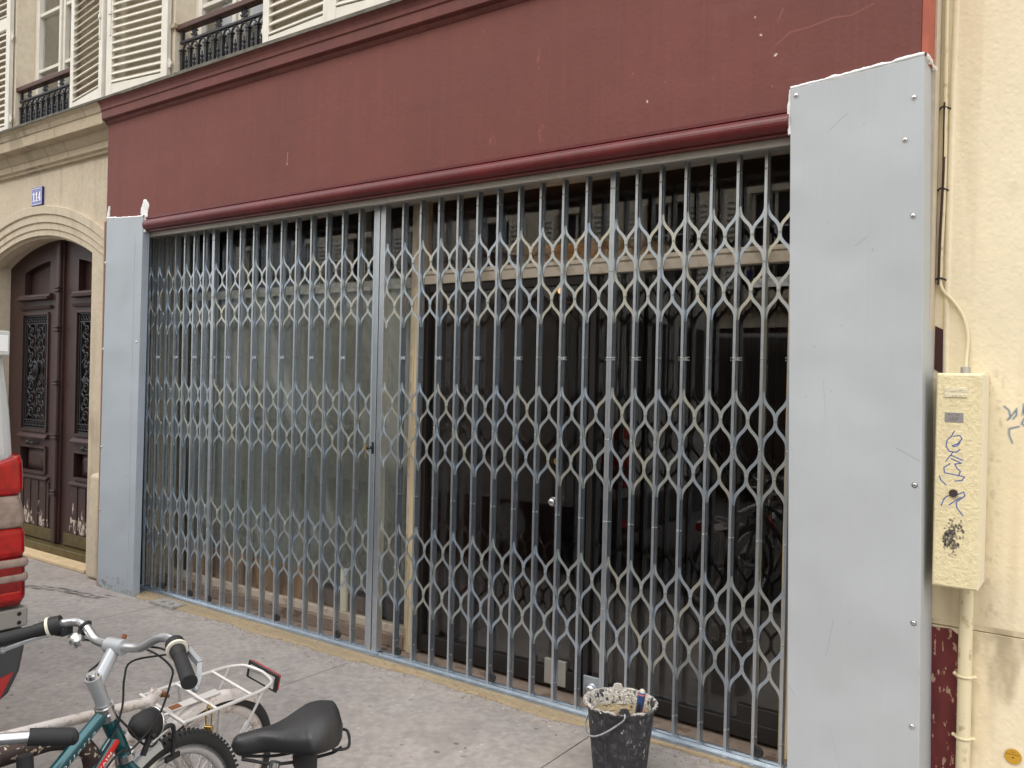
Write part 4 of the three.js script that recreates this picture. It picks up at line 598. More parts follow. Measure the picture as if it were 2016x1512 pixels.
  for (const y of [0.52, 0.3]) { const t = new THREE.TorusGeometry(0.026, 0.0045, 6, 22); t.rotateX(Math.PI / 2); t.translate(-0.398, y, -0.062); part('pipe_clip', [t, dome(-0.43, y + 0.002, -0.062, 0.007, 1), dome(-0.366, y, -0.062, 0.007, 1)], M.pipePaint, pipe); }
  const cab = thing('cable', 'thin cable running down the wall seam into the meter box', 'cable');
  part('conduit', tube([[-0.515, 6, -0.086], [-0.512, 3.0, -0.086], [-0.51, 2.62, -0.086], [-0.508, 2.4, -0.086]], 0.008, 16, 8), M.pipePaint, cab); part('sheath', tube([[-0.508, 2.62, -0.088], [-0.506, 2.3, -0.088], [-0.512, 2.0, -0.088], [-0.508, 1.92, -0.086], [-0.47, 1.87, -0.088], [-0.436, 1.815, -0.088], [-0.418, 1.74, -0.088], [-0.42, 1.66, -0.075], [-0.418, 1.59, -0.05]], 0.0065, 60, 8), M.pipePaint, cab);
  part('sheath', tube([[-0.511, 2.6, -0.082], [-0.51, 2.35, -0.083], [-0.516, 2.1, -0.083], [-0.517, 1.93, -0.084]], 0.005, 24, 6), std({ color: rgb(0.06, 0.03, 0.025), roughness: 0.9 }), cab, 'peeled dark stretch of the cable');
  for (const y of [2.58, 2.28, 1.95]) part('cable_clip', tube([[-0.53, y, -0.094], [-0.515, y + 0.005, -0.078], [-0.49, y - 0.004, -0.094]], 0.0035, 10, 5), M.iron, cab); part('gland', rod([-0.418, 1.6, -0.05], [-0.419, 1.625, -0.055], 0.016), M.zincDull, cab);
  part('join_strip', tube([[-0.478, 0.9, -0.098], [-0.49, 2.0, -0.1], [-0.478, 3.4, -0.1]], 0.012, 20, 6), M.stucco, n);
  const tag = thing('marker_disc', 'round yellow marker disc on the dirty cream wall base', 'marker', [-0.246, 0.262, -0.09]); part('disc', disc(0, 0, 0, 0.026, 0.004, 28), std({ color: rgb(0.5, 0.3, 0.03), roughness: 0.5 }), tag);
  const fp = part('print', new THREE.CircleGeometry(0.0255, 28), std({ roughness: 0.5, map: ctex(192, 192, (g, W) => { g.fillStyle = '#c99a2e'; g.fillRect(0, 0, W, W); g.fillStyle = '#4d3510'; g.textAlign = 'center'; g.font = 'bold 22px sans-serif'; g.fillText('G.D.F', W / 2 + 4, 42); g.font = 'bold 21px sans-serif'; g.fillText('BRANCHEMENT', W / 2, 74); g.beginPath(); g.arc(W / 2, 108, 11, 0, 7); g.fill(); }, { w: 0.051, h: 0.051, x0: -0.0255, y0: -0.0255 }) }), tag); fp.position.z = 0.0024;
}

// ------------------------------------------------------------------ house across the street (what the shop glass mirrors)
{
  const z = 13, o = thing('apartment_house', 'pale stone apartment house across the street mirrored in the shop glass', 'building');
  const holes = []; for (let f = 0; f < 2; f++) for (let i = 0; i < 11; i++) holes.push([-22 + i * 2.35, 3.5 + f * 3.1]);
  const doors = seq(-20.5, 3.6, 7);
  part('wall', slab([[-26, 0], [8, 0], [8, 10.4], [-26, 10.4]], z, z + 0.4, [...holes.map(([x, y]) => [[x - 0.5, y], [x + 0.5, y], [x + 0.5, y + 2], [x - 0.5, y + 2]]), ...doors.map((x) => [[x - 1.2, 0.35], [x + 1.2, 0.35], [x + 1.2, 2.75], [x - 1.2, 2.75]])]), M.render, o);
  part('cornice', [span(-26, 8, 3.1, 3.3, z - 0.22, z), span(-26, 8, 10.4, 10.7, z - 0.4, z + 0.4)], M.corniceStone, o);
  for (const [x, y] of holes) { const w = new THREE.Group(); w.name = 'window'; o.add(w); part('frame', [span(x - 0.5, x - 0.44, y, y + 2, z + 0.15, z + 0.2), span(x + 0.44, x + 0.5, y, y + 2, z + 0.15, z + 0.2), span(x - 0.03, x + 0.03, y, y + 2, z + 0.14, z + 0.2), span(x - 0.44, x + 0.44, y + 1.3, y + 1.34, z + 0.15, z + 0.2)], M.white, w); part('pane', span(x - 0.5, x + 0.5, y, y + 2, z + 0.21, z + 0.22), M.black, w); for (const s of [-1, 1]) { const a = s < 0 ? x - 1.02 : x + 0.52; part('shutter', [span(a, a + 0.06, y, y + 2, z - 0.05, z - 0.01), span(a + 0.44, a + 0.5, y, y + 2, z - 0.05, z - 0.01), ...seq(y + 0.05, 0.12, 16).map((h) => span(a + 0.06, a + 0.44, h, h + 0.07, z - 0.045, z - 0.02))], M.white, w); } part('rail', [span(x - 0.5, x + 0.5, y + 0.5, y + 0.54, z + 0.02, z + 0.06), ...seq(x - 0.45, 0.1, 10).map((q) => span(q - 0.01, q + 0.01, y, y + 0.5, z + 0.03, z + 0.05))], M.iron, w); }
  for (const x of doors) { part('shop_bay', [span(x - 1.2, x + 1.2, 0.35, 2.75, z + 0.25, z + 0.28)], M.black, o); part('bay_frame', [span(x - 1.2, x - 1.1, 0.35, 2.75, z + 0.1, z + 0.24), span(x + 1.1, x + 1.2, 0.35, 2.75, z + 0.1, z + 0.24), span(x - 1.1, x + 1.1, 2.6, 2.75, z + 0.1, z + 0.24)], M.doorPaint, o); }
  part('number_sign', span(-6.2, -5.95, 3.75, 3.92, z - 0.02, z - 0.002), std({ color: rgb(0.02, 0.025, 0.14), roughness: 0.3 }), o);
}
{
  const v = thing('parked_van', 'dark brown van parked across the street, mirrored in the glass door', 'van', [0, 0, 0]);
  const paint = phy({ color: rgb(0.035, 0.026, 0.022), roughness: 0.3, clearcoat: 1, clearcoatRoughness: 0.05 });
  const prof = [[-8.6, 0.4], [-1.3, 0.4], [-1.15, 0.75], [-1.3, 1.05], [-2.0, 1.25], [-2.7, 2.05], [-3.1, 2.25], [-8.5, 2.3], [-8.62, 1.2]];
  part('body', (() => { const g = new THREE.ExtrudeGeometry(new THREE.Shape(prof.map(([x, y]) => new THREE.Vector2(x, y))), { depth: 1.7, bevelEnabled: true, bevelSize: 0.1, bevelThickness: 0.14, bevelSegments: 5, bevelOffset: -0.1 }); g.translate(0, 0, 7.2); return g; })(), paint, v);
  for (const [a, b] of [[-3.9, -2.85], [-5.6, -4.1], [-7.4, -5.8]]) part('window', rspan(a, b, 1.35, 2.0, 7.045, 7.075, 0.01, 2), M.black, v);
  for (const [x, z] of [[-2.3, 7.2], [-7.4, 7.2], [-2.3, 8.9], [-7.4, 8.9]]) { const w = new THREE.Group(); w.name = 'wheel'; v.add(w); w.position.set(x, 0.33, z); part('tyre', new THREE.TorusGeometry(0.245, 0.085, 12, 32), M.rubber, w); part('rim', disc(0, 0, 0, 0.18, 0.12, 24), M.alloy, w); }
}
ground('far_pavement', span(-60, 60, -0.3, 0.1, 11.4, 12.99), M.granite, 'far pavement across the street');

// ------------------------------------------------------------------ mortar bucket with trowel
{
  const b = thing('mortar_bucket', 'black rubber builder bucket crusted with grey mortar by the gate', 'bucket', [-1.545, 0.001, 0.375], 0.4);
  const dirty = std({ roughness: 0.75, map: ctex(1024, 512, (g, W, H) => {
    g.fillStyle = '#2a2a2e'; g.fillRect(0, 0, W, H);
    for (let i = 0; i < 900; i++) { const y = Math.pow(rnd(), 1.5) * H, x = rr(0, W); g.fillStyle = `rgba(${rnd() < 0.7 ? '150,148,148' : '104,104,110'},${rr(0.03, 0.16)})`; g.beginPath(); g.ellipse(x, y, rr(3, 22), rr(4, 22), rr(-0.8, 0.8), 0, 7); g.fill(); }
    for (let i = 0; i < 60; i++) { g.fillStyle = `rgba(206,200,190,${rr(0.25, 0.75)})`; const x = rr(0, W), y = Math.pow(rnd(), 2.2) * H * 0.9; for (let q = 0; q < 5; q++) { g.beginPath(); g.ellipse(x + rr(-7, 7), y + rr(-16, 16), rr(0.8, 4), rr(2, 13), rr(-0.6, 0.6), 0, 7); g.fill(); } }
    for (let x = 60; x < W; x += 128) { g.fillStyle = 'rgba(150,148,146,.4)'; for (let i = 0; i < 26; i++) g.fillRect(x + rr(-3, 3), rr(0, H), rr(1, 2.5), rr(6, 40)); }
  }, { w: 1, h: 1 }) });
  const lathe = (pts, mat, name) => { const g = new THREE.LatheGeometry(pts.map(([r, y]) => new THREE.Vector2(r, y)), 56); const gp = g.attributes.position, gu = g.attributes.uv; for (let i = 0; i < gp.count; i++) gu.setY(i, gp.getY(i) / 0.285); const m = new THREE.Mesh(g, mat); m.name = name; b.add(m); g.userData.done = true; return m; };
  lathe([[0.001, 0.004], [0.096, 0.004], [0.1, 0.0], [0.104, 0.006], [0.11, 0.06], [0.116, 0.12], [0.123, 0.18], [0.129, 0.24], [0.132, 0.262], [0.142, 0.272], [0.144, 0.28], [0.141, 0.284], [0.134, 0.28], [0.127, 0.262], [0.12, 0.2]], dirty, 'body');
  const mfill = std({ roughness: 0.9, bumpMap: lumpBump, bumpScale: 0.006, map: dtex(256, 256, (u, v) => { const n = fbm(u * 14, v * 14, 14, 4, 601); return n > 0.66 ? [96, 82, 62] : blend([176, 158, 122], [150, 134, 106], n); }, { tile: 0.25 }) });
  { const g = new THREE.CircleGeometry(0.124, 48, 0, Math.PI * 2), q = new THREE.RingGeometry(0.0005, 0.1235, 48, 10), p = q.attributes.position; for (let i = 0; i < p.count; i++) { const x = p.getX(i), y = p.getY(i); p.setZ(i, 0.016 * fbm(x * 22 + 40, y * 22 + 40, 512, 3, 603)); } q.computeVertexNormals(); q.rotateX(-Math.PI / 2); q.translate(0, 0.222, 0); part('mortar_fill', finish(q), mfill, b, 'wet tan mortar filling'); }
  const crustM = std({ roughness: 0.95, bumpMap: lumpBump, bumpScale: 0.004, map: dtex(256, 256, (u, v) => blend([206, 200, 188], [146, 142, 138], sstep(0.4, 0.75, fbm(u * 20, v * 20, 20, 4, 631))), { tile: 0.1 }) });
  part('rim_crust', (() => {                                             // dried mortar: uneven skin over the rim and down the inside
    const prof = [[0.1455, 0.276], [0.1445, 0.283], [0.141, 0.286], [0.135, 0.283], [0.1305, 0.272], [0.1265, 0.258], [0.124, 0.244], [0.1225, 0.23], [0.12, 0.22]], N = 120, pos = [], idx = [];
    for (let i = 0; i <= N; i++) { const a = i / N * Math.PI * 2, cx = Math.cos(a), sx = Math.sin(a); prof.forEach(([r, y], k) => { const n = fbm(cx * 9 + 40, sx * 9 + 40 + k * 0.9, 4096, 4, 633), lo = (n - 0.47) * 0.022 + (Math.cos(a - 2.3) > -0.1 ? 0.0012 : -0.0018) - (k === 0 ? 0.004 : 0); const d = clamp(lo, -0.004, 0.005); pos.push(cx * (r + (k < 2 ? d : -d)), y + (k > 0 && k < 4 ? d * 0.8 : 0), -sx * (r + (k < 2 ? d : -d))); }); }
    const P = prof.length; for (let i = 0; i < N; i++) for (let k = 0; k < P - 1; k++) { const p = i * P + k, q = p + P; idx.push(p, p + 1, q, q, p + 1, q + 1); }
    const g = new THREE.BufferGeometry(); g.setAttribute('position', new THREE.Float32BufferAttribute(pos, 3)); g.setIndex(idx); g.computeVertexNormals(); return finish(g);
  })(), crustM, b, 'dried pale mortar on the rim'); b.children[b.children.length - 1].material.side = THREE.DoubleSide;
  for (const a of [1.75, 4.9]) { const x = Math.cos(a) * 0.136, z = -Math.sin(a) * 0.136, t = new THREE.Shape(); t.moveTo(-0.024, 0); t.lineTo(0.024, 0); t.lineTo(0.014, 0.027); t.quadraticCurveTo(0, 0.034, -0.014, 0.027); const g = new THREE.ExtrudeGeometry(t, { depth: 0.009, bevelEnabled: true, bevelSize: 0.002, bevelThickness: 0.002, bevelSegments: 2 }); g.translate(0, 0, -0.0045); g.rotateY(a + Math.PI / 2); g.translate(x, 0.272, z); part('lug', g, a < 3 ? std({ color: rgb(0.5, 0.48, 0.43), roughness: 0.9 }) : dirty, b); }
  const A = [Math.cos(1.75) * 0.136, 0.288, -Math.sin(1.75) * 0.136], B2 = [Math.cos(4.9) * 0.139, 0.288, -Math.sin(4.9) * 0.139];
  part('handle', tube([A, [A[0] * 1.04 - 0.02, 0.268, A[2] * 1.02], [-0.1, 0.235, -0.092], [-0.137, 0.19, -0.03], [-0.132, 0.165, 0.035], [-0.098, 0.17, 0.093], [-0.045, 0.206, 0.132], [B2[0] - 0.005, 0.262, B2[2] + 0.006], B2], 0.0036, 70, 8), M.alloy, b);
  const t = thing('trowel', 'trowel with blue and orange grip sticking out of the bucket', 'trowel', [-1.492, 0.226, 0.33], 0.4); t.rotation.set(0.12, 0.5, -0.2);
  part('grip', (() => { const g = new THREE.LatheGeometry([[0.001, 0], [0.012, 0.0], [0.0135, 0.02], [0.014, 0.05], [0.0155, 0.08], [0.014, 0.098], [0.001, 0.1]].map(([r, y]) => new THREE.Vector2(r, y)), 18); return g; })(), std({ color: rgb(0.03, 0.08, 0.22), roughness: 0.5 }), t);
  part('grip_inlay', (() => { const g = new THREE.SphereGeometry(1, 12, 10); g.scale(0.008, 0.026, 0.004); g.translate(-0.004, 0.035, 0.0135); return g; })(), M.black, t); part('grip_edge', [rspan(0.0115, 0.016, 0.0, 0.09, -0.004, 0.004, 0.002, 1), (() => { const q = new THREE.TorusGeometry(0.0145, 0.0022, 6, 20); q.rotateX(Math.PI / 2); q.translate(0, 0.09, 0); return q; })()], std({ color: rgb(0.75, 0.12, 0.03), roughness: 0.5 }), t); part('end_cap', dome(0, 0.099, 0, 0.0125, 1), std({ color: rgb(0.6, 0.58, 0.5), roughness: 0.7 }), t); part('tang', rod([0, -0.06, 0], [0, 0.002, 0], 0.005), M.alloy, t);
}

// ------------------------------------------------------------------ parked van (rear corner in view)
{
  const v = thing('parked_van', 'white parked van with tall red and clear tail lamp and grey bumper', 'van', [0, 0, 0]);
  const xr = -3.07, paint = phy({ color: rgb(0.52, 0.53, 0.52), roughness: 0.35, clearcoat: 0.8, clearcoatRoughness: 0.1 }), grey = std({ color: rgb(0.055, 0.058, 0.062), roughness: 0.55, bumpMap: grainBump, bumpScale: 0.0006 });
  const half = [[1.962, 0.55], [1.95, 0.7], [1.957, 0.9], [1.968, 1.15], [1.985, 1.4], [2.01, 1.65], [2.04, 1.95], [2.09, 2.25], [2.2, 2.42], [2.35, 2.47]], zc = 2.93;
  const ring = [...half, ...half.map(([z, y]) => [2 * zc - z, y]).reverse()];
  part('body', (() => { const s = new THREE.Shape(ring.map(([z, y]) => new THREE.Vector2(z, y))), g = new THREE.ExtrudeGeometry(s, { depth: 4.0, bevelEnabled: true, bevelSize: 0.02, bevelThickness: 0.03, bevelSegments: 3, bevelOffset: -0.02 }), p = g.attributes.position; for (let i = 0; i < p.count; i++) { const z = p.getX(i), y = p.getY(i), t = p.getZ(i); p.setXYZ(i, xr - 0.03 - t - Math.max(0, y - 1.3) * 0.06, y, z); } g.computeVertexNormals(); return g; })(), paint, v);
  part('bonnet', (() => { const s = new THREE.Shape(); [[-7.0, 0.4], [-8.2, 0.4], [-8.3, 0.75], [-8.15, 1.05], [-7.7, 1.25], [-7.1, 2.25], [-7.0, 2.3]].forEach(([x, y], i) => s[i ? 'lineTo' : 'moveTo'](x, y)); const g = new THREE.ExtrudeGeometry(s, { depth: 1.84, bevelEnabled: true, bevelSize: 0.03, bevelThickness: 0.05, bevelSegments: 3, bevelOffset: -0.03 }); g.translate(0, 0, 2.01); return g; })(), paint, v);
  part('windscreen', span(-7.66, -7.62, 1.32, 2.0, 2.1, 3.76), M.black, v).rotation.set(0, 0, 0);
  for (const z of [[2.16, 2.88], [2.98, 3.7]]) part('rear_door', [rspan(xr - 0.005, xr + 0.008, 0.62, 2.3, z[0], z[1], 0.008, 2)], paint, v);
  for (const z of [[2.24, 2.8], [3.06, 3.62]]) part('rear_window', span(xr + 0.001, xr + 0.011, 1.4, 2.05, z[0], z[1]), M.black, v);
  const hinge = part('door_hinge', [rspan(xr - 0.01, xr + 0.02, 1.585, 1.67, 2.006, 2.08, 0.006, 2)], paint, v); part('door_hinge', [rspan(xr - 0.01, xr + 0.02, 2.08, 2.17, 2.05, 2.12, 0.006, 2)], paint, v); part('hinge_slot', span(xr + 0.019, xr + 0.0215, 1.6, 1.655, 2.014, 2.04), std({ color: rgb(0.85, 0.86, 0.87), roughness: 0.3 }), v);
  // tail lamp stack: a slightly bowed lens that wraps on to the side
  const lensMap = (c, s) => std({ map: dtex(128, 128, (u, v2) => { const f = (Math.sin(u * 6.283 * 16) * 0.5 + 0.5) * 0.1 + (Math.sin(v2 * 6.283 * 30) * 0.5 + 0.5) * 0.16, n = fbm(u * 5, v2 * 5, 5, 3, s); return tint(c, 0.66 + f + 0.25 * n); }, { tile: 0.1 }), roughness: 0.12 });
  const redL = lensMap([178, 16, 20], 611), redD = lensMap([134, 8, 14], 613), clear = lensMap([160, 140, 130], 617);
  const lampEdge = (y) => 1.926 + 0.02 * Math.pow(clamp((y - 0.73) / 0.52), 1.5) + 0.009 * Math.exp(-Math.pow((y - 1.095) / 0.03, 2)) + 0.012 * Math.pow(clamp((0.76 - y) / 0.03), 2);
  const lampSec = (y0, y1, mat, label) => part('tail_lamp', (() => {      // bowed lens wrapping round the rear corner
    const pos = [], idx = [], N = 14, K = 16;
    for (let i = -1; i <= N + 1; i++) { const q = clamp(i / N), y = mix(y0, y1, q), inset = i < 0 || i > N ? 0.03 : 0.004 * (q < 0.08 || q > 0.92 ? 1 : 0), ze = lampEdge(y) + inset; for (let k = 0; k <= K; k++) { const a = Math.min(1, k / 9), th = a * Math.PI / 2, z = k <= 9 ? ze + 0.042 * (1 - Math.cos(th)) : ze + 0.042 + (k - 9) / (K - 9) * 0.12, x = xr - 0.1 + (0.155 - inset) * Math.sin(th), drop = y > 1.2 ? -0.3 * Math.max(0, z - 1.98) * sstep(1.2, 1.246, y) : 0; pos.push(x, y + drop, z); } }
    for (let i = 0; i < N + 2; i++) for (let k = 0; k < K; k++) { const p0 = i * (K + 1) + k, q0 = p0 + K + 1; idx.push(p0, q0, p0 + 1, p0 + 1, q0, q0 + 1); }
    const g = new THREE.BufferGeometry(); g.setAttribute('position', new THREE.Float32BufferAttribute(pos, 3)); g.setIndex(idx); g.computeVertexNormals(); return finish(g);
  })(), mat, v, label);
  lampSec(1.112, 1.246, redL, 'red upper lens'); lampSec(1.0, 1.11, clear, 'clear indicator lens'); lampSec(0.9, 0.998, redL, 'red brake lens'); lampSec(0.735, 0.898, redD, 'dark red lower lens');
  for (const y of [0.862, 0.812]) part('reverse_lamp', rspan(xr, xr + 0.058, y, y + 0.034, 1.944, 2.05, 0.014, 3), clear, v); part('lamp_reflector', rspan(xr, xr + 0.057, 0.748, 0.79, 1.96, 2.05, 0.014, 3), redL, v);
  part('bumper_step', [rspan(xr - 0.1, xr + 0.045, 0.655, 0.722, 1.94, 2.3, 0.008, 2)], std({ color: rgb(0.3, 0.29, 0.27), roughness: 0.5, metalness: 0.3 }), v, 'silver step corner with two holes painted as dark discs'); for (const y of [0.702, 0.672]) { const g = new THREE.CylinderGeometry(0.007, 0.007, 0.004, 14); g.rotateZ(Math.PI / 2); g.translate(xr + 0.045, y, 1.97); part('painted_step_hole', g, M.dark, v); } part('painted_step_slot', span(xr - 0.06, xr - 0.035, 0.66, 0.71, 1.938, 1.9405), M.dark, v);  // uncut step: near-black discs and strip paint the shade inside holes and slot
  part('bumper', (() => { const s = new THREE.Shape(); [[1.945, 0.645], [1.94, 0.58], [1.955, 0.5], [1.99, 0.43], [2.06, 0.385], [3.8, 0.385], [3.9, 0.5], [3.91, 0.645]].forEach(([x, y], i) => s[i ? 'lineTo' : 'moveTo'](x, y)); const g = new THREE.ExtrudeGeometry(s, { depth: 0.2, bevelEnabled: true, bevelSize: 0.02, bevelThickness: 0.03, bevelSegments: 3, bevelOffset: -0.02 }), p = g.attributes.position; for (let i = 0; i < p.count; i++) { const z = p.getX(i), y = p.getY(i), t = p.getZ(i); p.setXYZ(i, xr + 0.01 - t, y, z); } g.computeVertexNormals(); return g; })(), grey, v, 'dark grey plastic rear bumper');
  part('bumper_reflector', (() => { const s = new THREE.Shape(); [[1.985, 0.505], [2.12, 0.47], [2.12, 0.41], [2.03, 0.42]].forEach(([x, y], i) => s[i ? 'lineTo' : 'moveTo'](x, y)); const g = new THREE.ExtrudeGeometry(s, { depth: 0.02, bevelEnabled: false }), p = g.attributes.position; for (let i = 0; i < p.count; i++) { const z = p.getX(i), y = p.getY(i), t = p.getZ(i); p.setXYZ(i, xr + 0.046 - t, y, z); } g.computeVertexNormals(); return g; })(), M.red, v);
  part('underbody', span(-8.1, -3.2, 0.3, 0.56, 2.1, 3.76), grey, v);
  for (const [x, z] of [[-4.15, 2.14], [-4.15, 3.72], [-7.55, 2.14], [-7.55, 3.72]]) { const w = new THREE.Group(); w.name = 'wheel'; v.add(w); w.position.set(x, 0.328, z); const t = new THREE.TorusGeometry(0.24, 0.088, 12, 32); t.scale(1, 1, 1.15); part('tyre', t, M.rubber, w); part('rim', disc(0, 0, 0, 0.18, 0.13, 24), M.alloy, w); }
}

// ------------------------------------------------------------------ bicycles
const spokeGeoCache = {};
function bikeWheel(parent, x, r, y, tyreR, rimMat, tread = false, tyreLabel) {
  const w = new THREE.Group(); w.name = 'wheel'; parent.add(w); w.position.set(x, y, 0);
  part('tyre', (() => { const g = [new THREE.TorusGeometry(r - tyreR, tyreR, 14, 90)]; if (tread) for (let i = 0; i < 96; i++) for (const s of [-1, 1]) { const b = new THREE.BoxGeometry(0.003, 0.013, 0.0085); b.rotateX(s * 0.55); b.translate(0, r - tyreR * 0.2, s * tyreR * 0.62); b.rotateY(s * 0.0); b.rotateZ((i + (s > 0 ? 0.5 : 0)) / 96 * Math.PI * 2); g.push(b); } return join(g); })(), M.rubber, w);
  part('rim', (() => { const s = [[r - tyreR * 2 - 0.022, -0.005], [r - tyreR * 2 - 0.022, 0.005], [r - tyreR * 2 - 0.012, 0.011], [r - tyreR * 1.75, 0.0115], [r - tyreR * 1.75, -0.0115], [r - tyreR * 2 - 0.012, -0.011], [r - tyreR * 2 - 0.022, -0.005]]; const g = new THREE.LatheGeometry(s.map(([a, b]) => new THREE.Vector2(a, b)), 90); g.rotateX(Math.PI / 2); return g; })(), rimMat, w);
  part('hub', [rod([0, 0, -0.045], [0, 0, 0.045], 0.014), disc(0, 0, -0.03, 0.025, 0.004), disc(0, 0, 0.03, 0.025, 0.004)], M.alloy, w);
  const sp = []; for (let i = 0; i < 32; i++) { const a = i / 32 * Math.PI * 2, s = i % 2 ? 1 : -1, c = a + (i % 4 < 2 ? 0.7 : -0.7); sp.push(rod([Math.cos(c) * 0.023, Math.sin(c) * 0.023, s * 0.03], [Math.cos(a) * (r - tyreR * 2 - 0.02), Math.sin(a) * (r - tyreR * 2 - 0.02), s * 0.002], 0.0011, 0.0011, 4)); }
  part('spokes', sp, M.alloy, w); return w;
}
function fender(parent, x, y, r, a0, a1, w, mat, name = 'mudguard') {     // curved guard over a wheel, angles from the forward direction
  const pos = [], idx = [], N = 40, K = 8;
  for (let i = 0; i <= N; i++) { const a = mix(a0, a1, i / N); for (let j = 0; j <= K; j++) { const b = (j / K - 0.5) * 2, d = r - 0.012 * b * b * 1.3 - (Math.abs(b) > 0.97 ? 0.006 : 0); pos.push(x + Math.cos(a) * d, y + Math.sin(a) * d, b * w / 2); } }
  for (let i = 0; i < N; i++) for (let j = 0; j < K; j++) { const p = i * (K + 1) + j, q = p + K + 1; idx.push(p, q, p + 1, p + 1, q, q + 1); }
  const n0 = pos.length / 3; for (let i = 0; i < n0; i++) { const dx = pos[i * 3] - x, dy = pos[i * 3 + 1] - y, l = Math.hypot(dx, dy); pos.push(x + dx / l * (l - 0.0015), y + dy / l * (l - 0.0015), pos[i * 3 + 2]); }
  const m = idx.length; for (let i = 0; i < m; i += 3) idx.push(idx[i] + n0, idx[i + 2] + n0, idx[i + 1] + n0);
  const g = new THREE.BufferGeometry(); g.setAttribute('position', new THREE.Float32BufferAttribute(pos, 3)); g.setIndex(idx); g.computeVertexNormals(); return part(name, finish(g), mat, parent);
}
const headingTurn = (hx, hz) => Math.atan2(-hz, hx);
const bikeGroup = 'bicycles parked at the kerb';
// teal bicycle facing the shop: front wheel, bars and head in view
{
  const b = thing('bicycle', 'teal bicycle with silver handlebar and black grips facing the shop', 'bicycle', [-2.03, 0, 2.035], headingTurn(-0.24, -0.97), bikeGroup);
  const r = 0.283, teal = phy({ color: rgb(0.004, 0.085, 0.1), roughness: 0.28, metalness: 0.35, clearcoat: 1, clearcoatRoughness: 0.06 });
  bikeWheel(b, 0, r, r, 0.02, M.alloy, true); bikeWheel(b, -1.0, r, r, 0.02, M.alloy);
  fender(b, 0, r, r + 0.014, 1.72, 3.5, 0.046, M.silverPaint); fender(b, -1.0, r, r + 0.014, 0.6, 3.4, 0.046, M.silverPaint);
  const crown = [-0.15, 0.58], head = [-0.203, 0.69];
  part('fork', [rod([crown[0], crown[1] - 0.005, 0], [crown[0] + 0.006, crown[1] - 0.03, 0], 0.018), ...[-1, 1].map((s) => tube([[crown[0], crown[1] - 0.02, s * 0.015], [-0.115, 0.5, s * 0.042], [-0.06, 0.38, s * 0.047], [-0.02, 0.31, s * 0.048], [0, r, s * 0.048]], 0.0105, 20, 10))], teal, b);
  part('head_tube', [rod([crown[0], crown[1], 0], [head[0], head[1], 0], 0.0185, 0.0185, 18)], teal, b);
  part('headset', [...[[0, 0.016, 0.024], [0.016, 0.022, 0.02], [0.022, 0.034, 0.0225], [0.034, 0.04, 0.019]].map(([a, c, q]) => rod([head[0] - a * 0.37, head[1] + a, 0], [head[0] - c * 0.37, head[1] + c, 0], q, q, 20))], M.chrome, b); part('crown_race', rod([crown[0] + 0.005, crown[1] - 0.014, 0], [crown[0], crown[1] + 0.004, 0], 0.0235, 0.0235, 20), M.chrome, b);
  part('top_tube', rod([-0.2, 0.715, 0], [-0.66, 0.42, 0], 0.0165, 0.0165, 18), teal, b); part('down_tube', rod([-0.165, 0.645, 0], [-0.58, 0.265, 0], 0.0165, 0.0165, 18), teal, b);
  part('seat_tube', rod([-0.58, 0.265, 0], [-0.7, 0.62, 0], 0.0165), teal, b); part('chain_stay', [-1, 1].map((s) => rod([-0.58, 0.265, s * 0.03], [-1, r, s * 0.055], 0.009)), teal, b); part('seat_stay', [-1, 1].map((s) => rod([-0.68, 0.56, s * 0.02], [-1, r, s * 0.055], 0.008)), teal, b);
  part('crank', [disc(-0.58, 0.265, 0.05, 0.08, 0.004, 30), rod([-0.58, 0.265, 0.07], [-0.58, 0.12, 0.075], 0.009), rod([-0.58, 0.265, -0.07], [-0.58, 0.41, -0.075], 0.009)], M.alloy, b); part('pedal', rspan(-0.62, -0.54, 0.1, 0.125, 0.08, 0.16, 0.006, 1), M.black, b); part('pedal', rspan(-0.62, -0.54, 0.4, 0.425, -0.16, -0.08, 0.006, 1), M.black, b);
  part('seat_post', rod([-0.7, 0.6, 0], [-0.73, 0.72, 0], 0.013), M.alloy, b); part('saddle', (() => { const g = new THREE.SphereGeometry(1, 20, 14), p = g.attributes.position; for (let i = 0; i < p.count; i++) { const x = p.getX(i), w = mix(0.07, 0.018, sstep(-0.6, 0.9, x)); p.setXYZ(i, -0.74 + x * 0.13, 0.74 + p.getY(i) * 0.028, p.getZ(i) * w); } g.computeVertexNormals(); return g; })(), M.black, b);
  // stem: quill then forward arm up to the clamp
  part('stem', [rod([head[0] - 0.012, head[1] + 0.036, 0], [head[0] - 0.046, 0.805, 0], 0.0165, 0.0185, 18), rod([head[0] - 0.038, 0.78, 0], [-0.186, 0.855, 0], 0.0175, 0.016, 18)], M.silverPaint, b); part('stem_bolt', [rod([head[0] - 0.046, 0.805, 0], [head[0] - 0.049, 0.813, 0], 0.016, 0.014), rod([head[0] - 0.049, 0.813, 0], [head[0] - 0.05, 0.816, 0], 0.009)], M.chrome, b); part('stem_clamp', rod([-0.182, 0.86, -0.026], [-0.182, 0.86, 0.026], 0.0195, 0.0195, 20), M.silverPaint, b);
  part('clamp_bolt', rod([-0.165, 0.875, 0.006], [-0.16, 0.884, 0.006], 0.006), M.rust, b);
  const side = (s) => [[-0.182, 0.86, 0], [-0.182, 0.861, s * 0.03], [-0.177, 0.866, s * 0.075], [-0.17, 0.89, s * 0.115], [-0.168, 0.897, s * 0.15], [-0.18, 0.892, s * 0.185], [-0.216, 0.877, s * 0.234], [-0.27, 0.855, s * 0.308]];
  part('handlebar', [tube(side(-1), 0.0112, 60, 12), tube(side(1), 0.0112, 60, 12)], M.alloy, b);
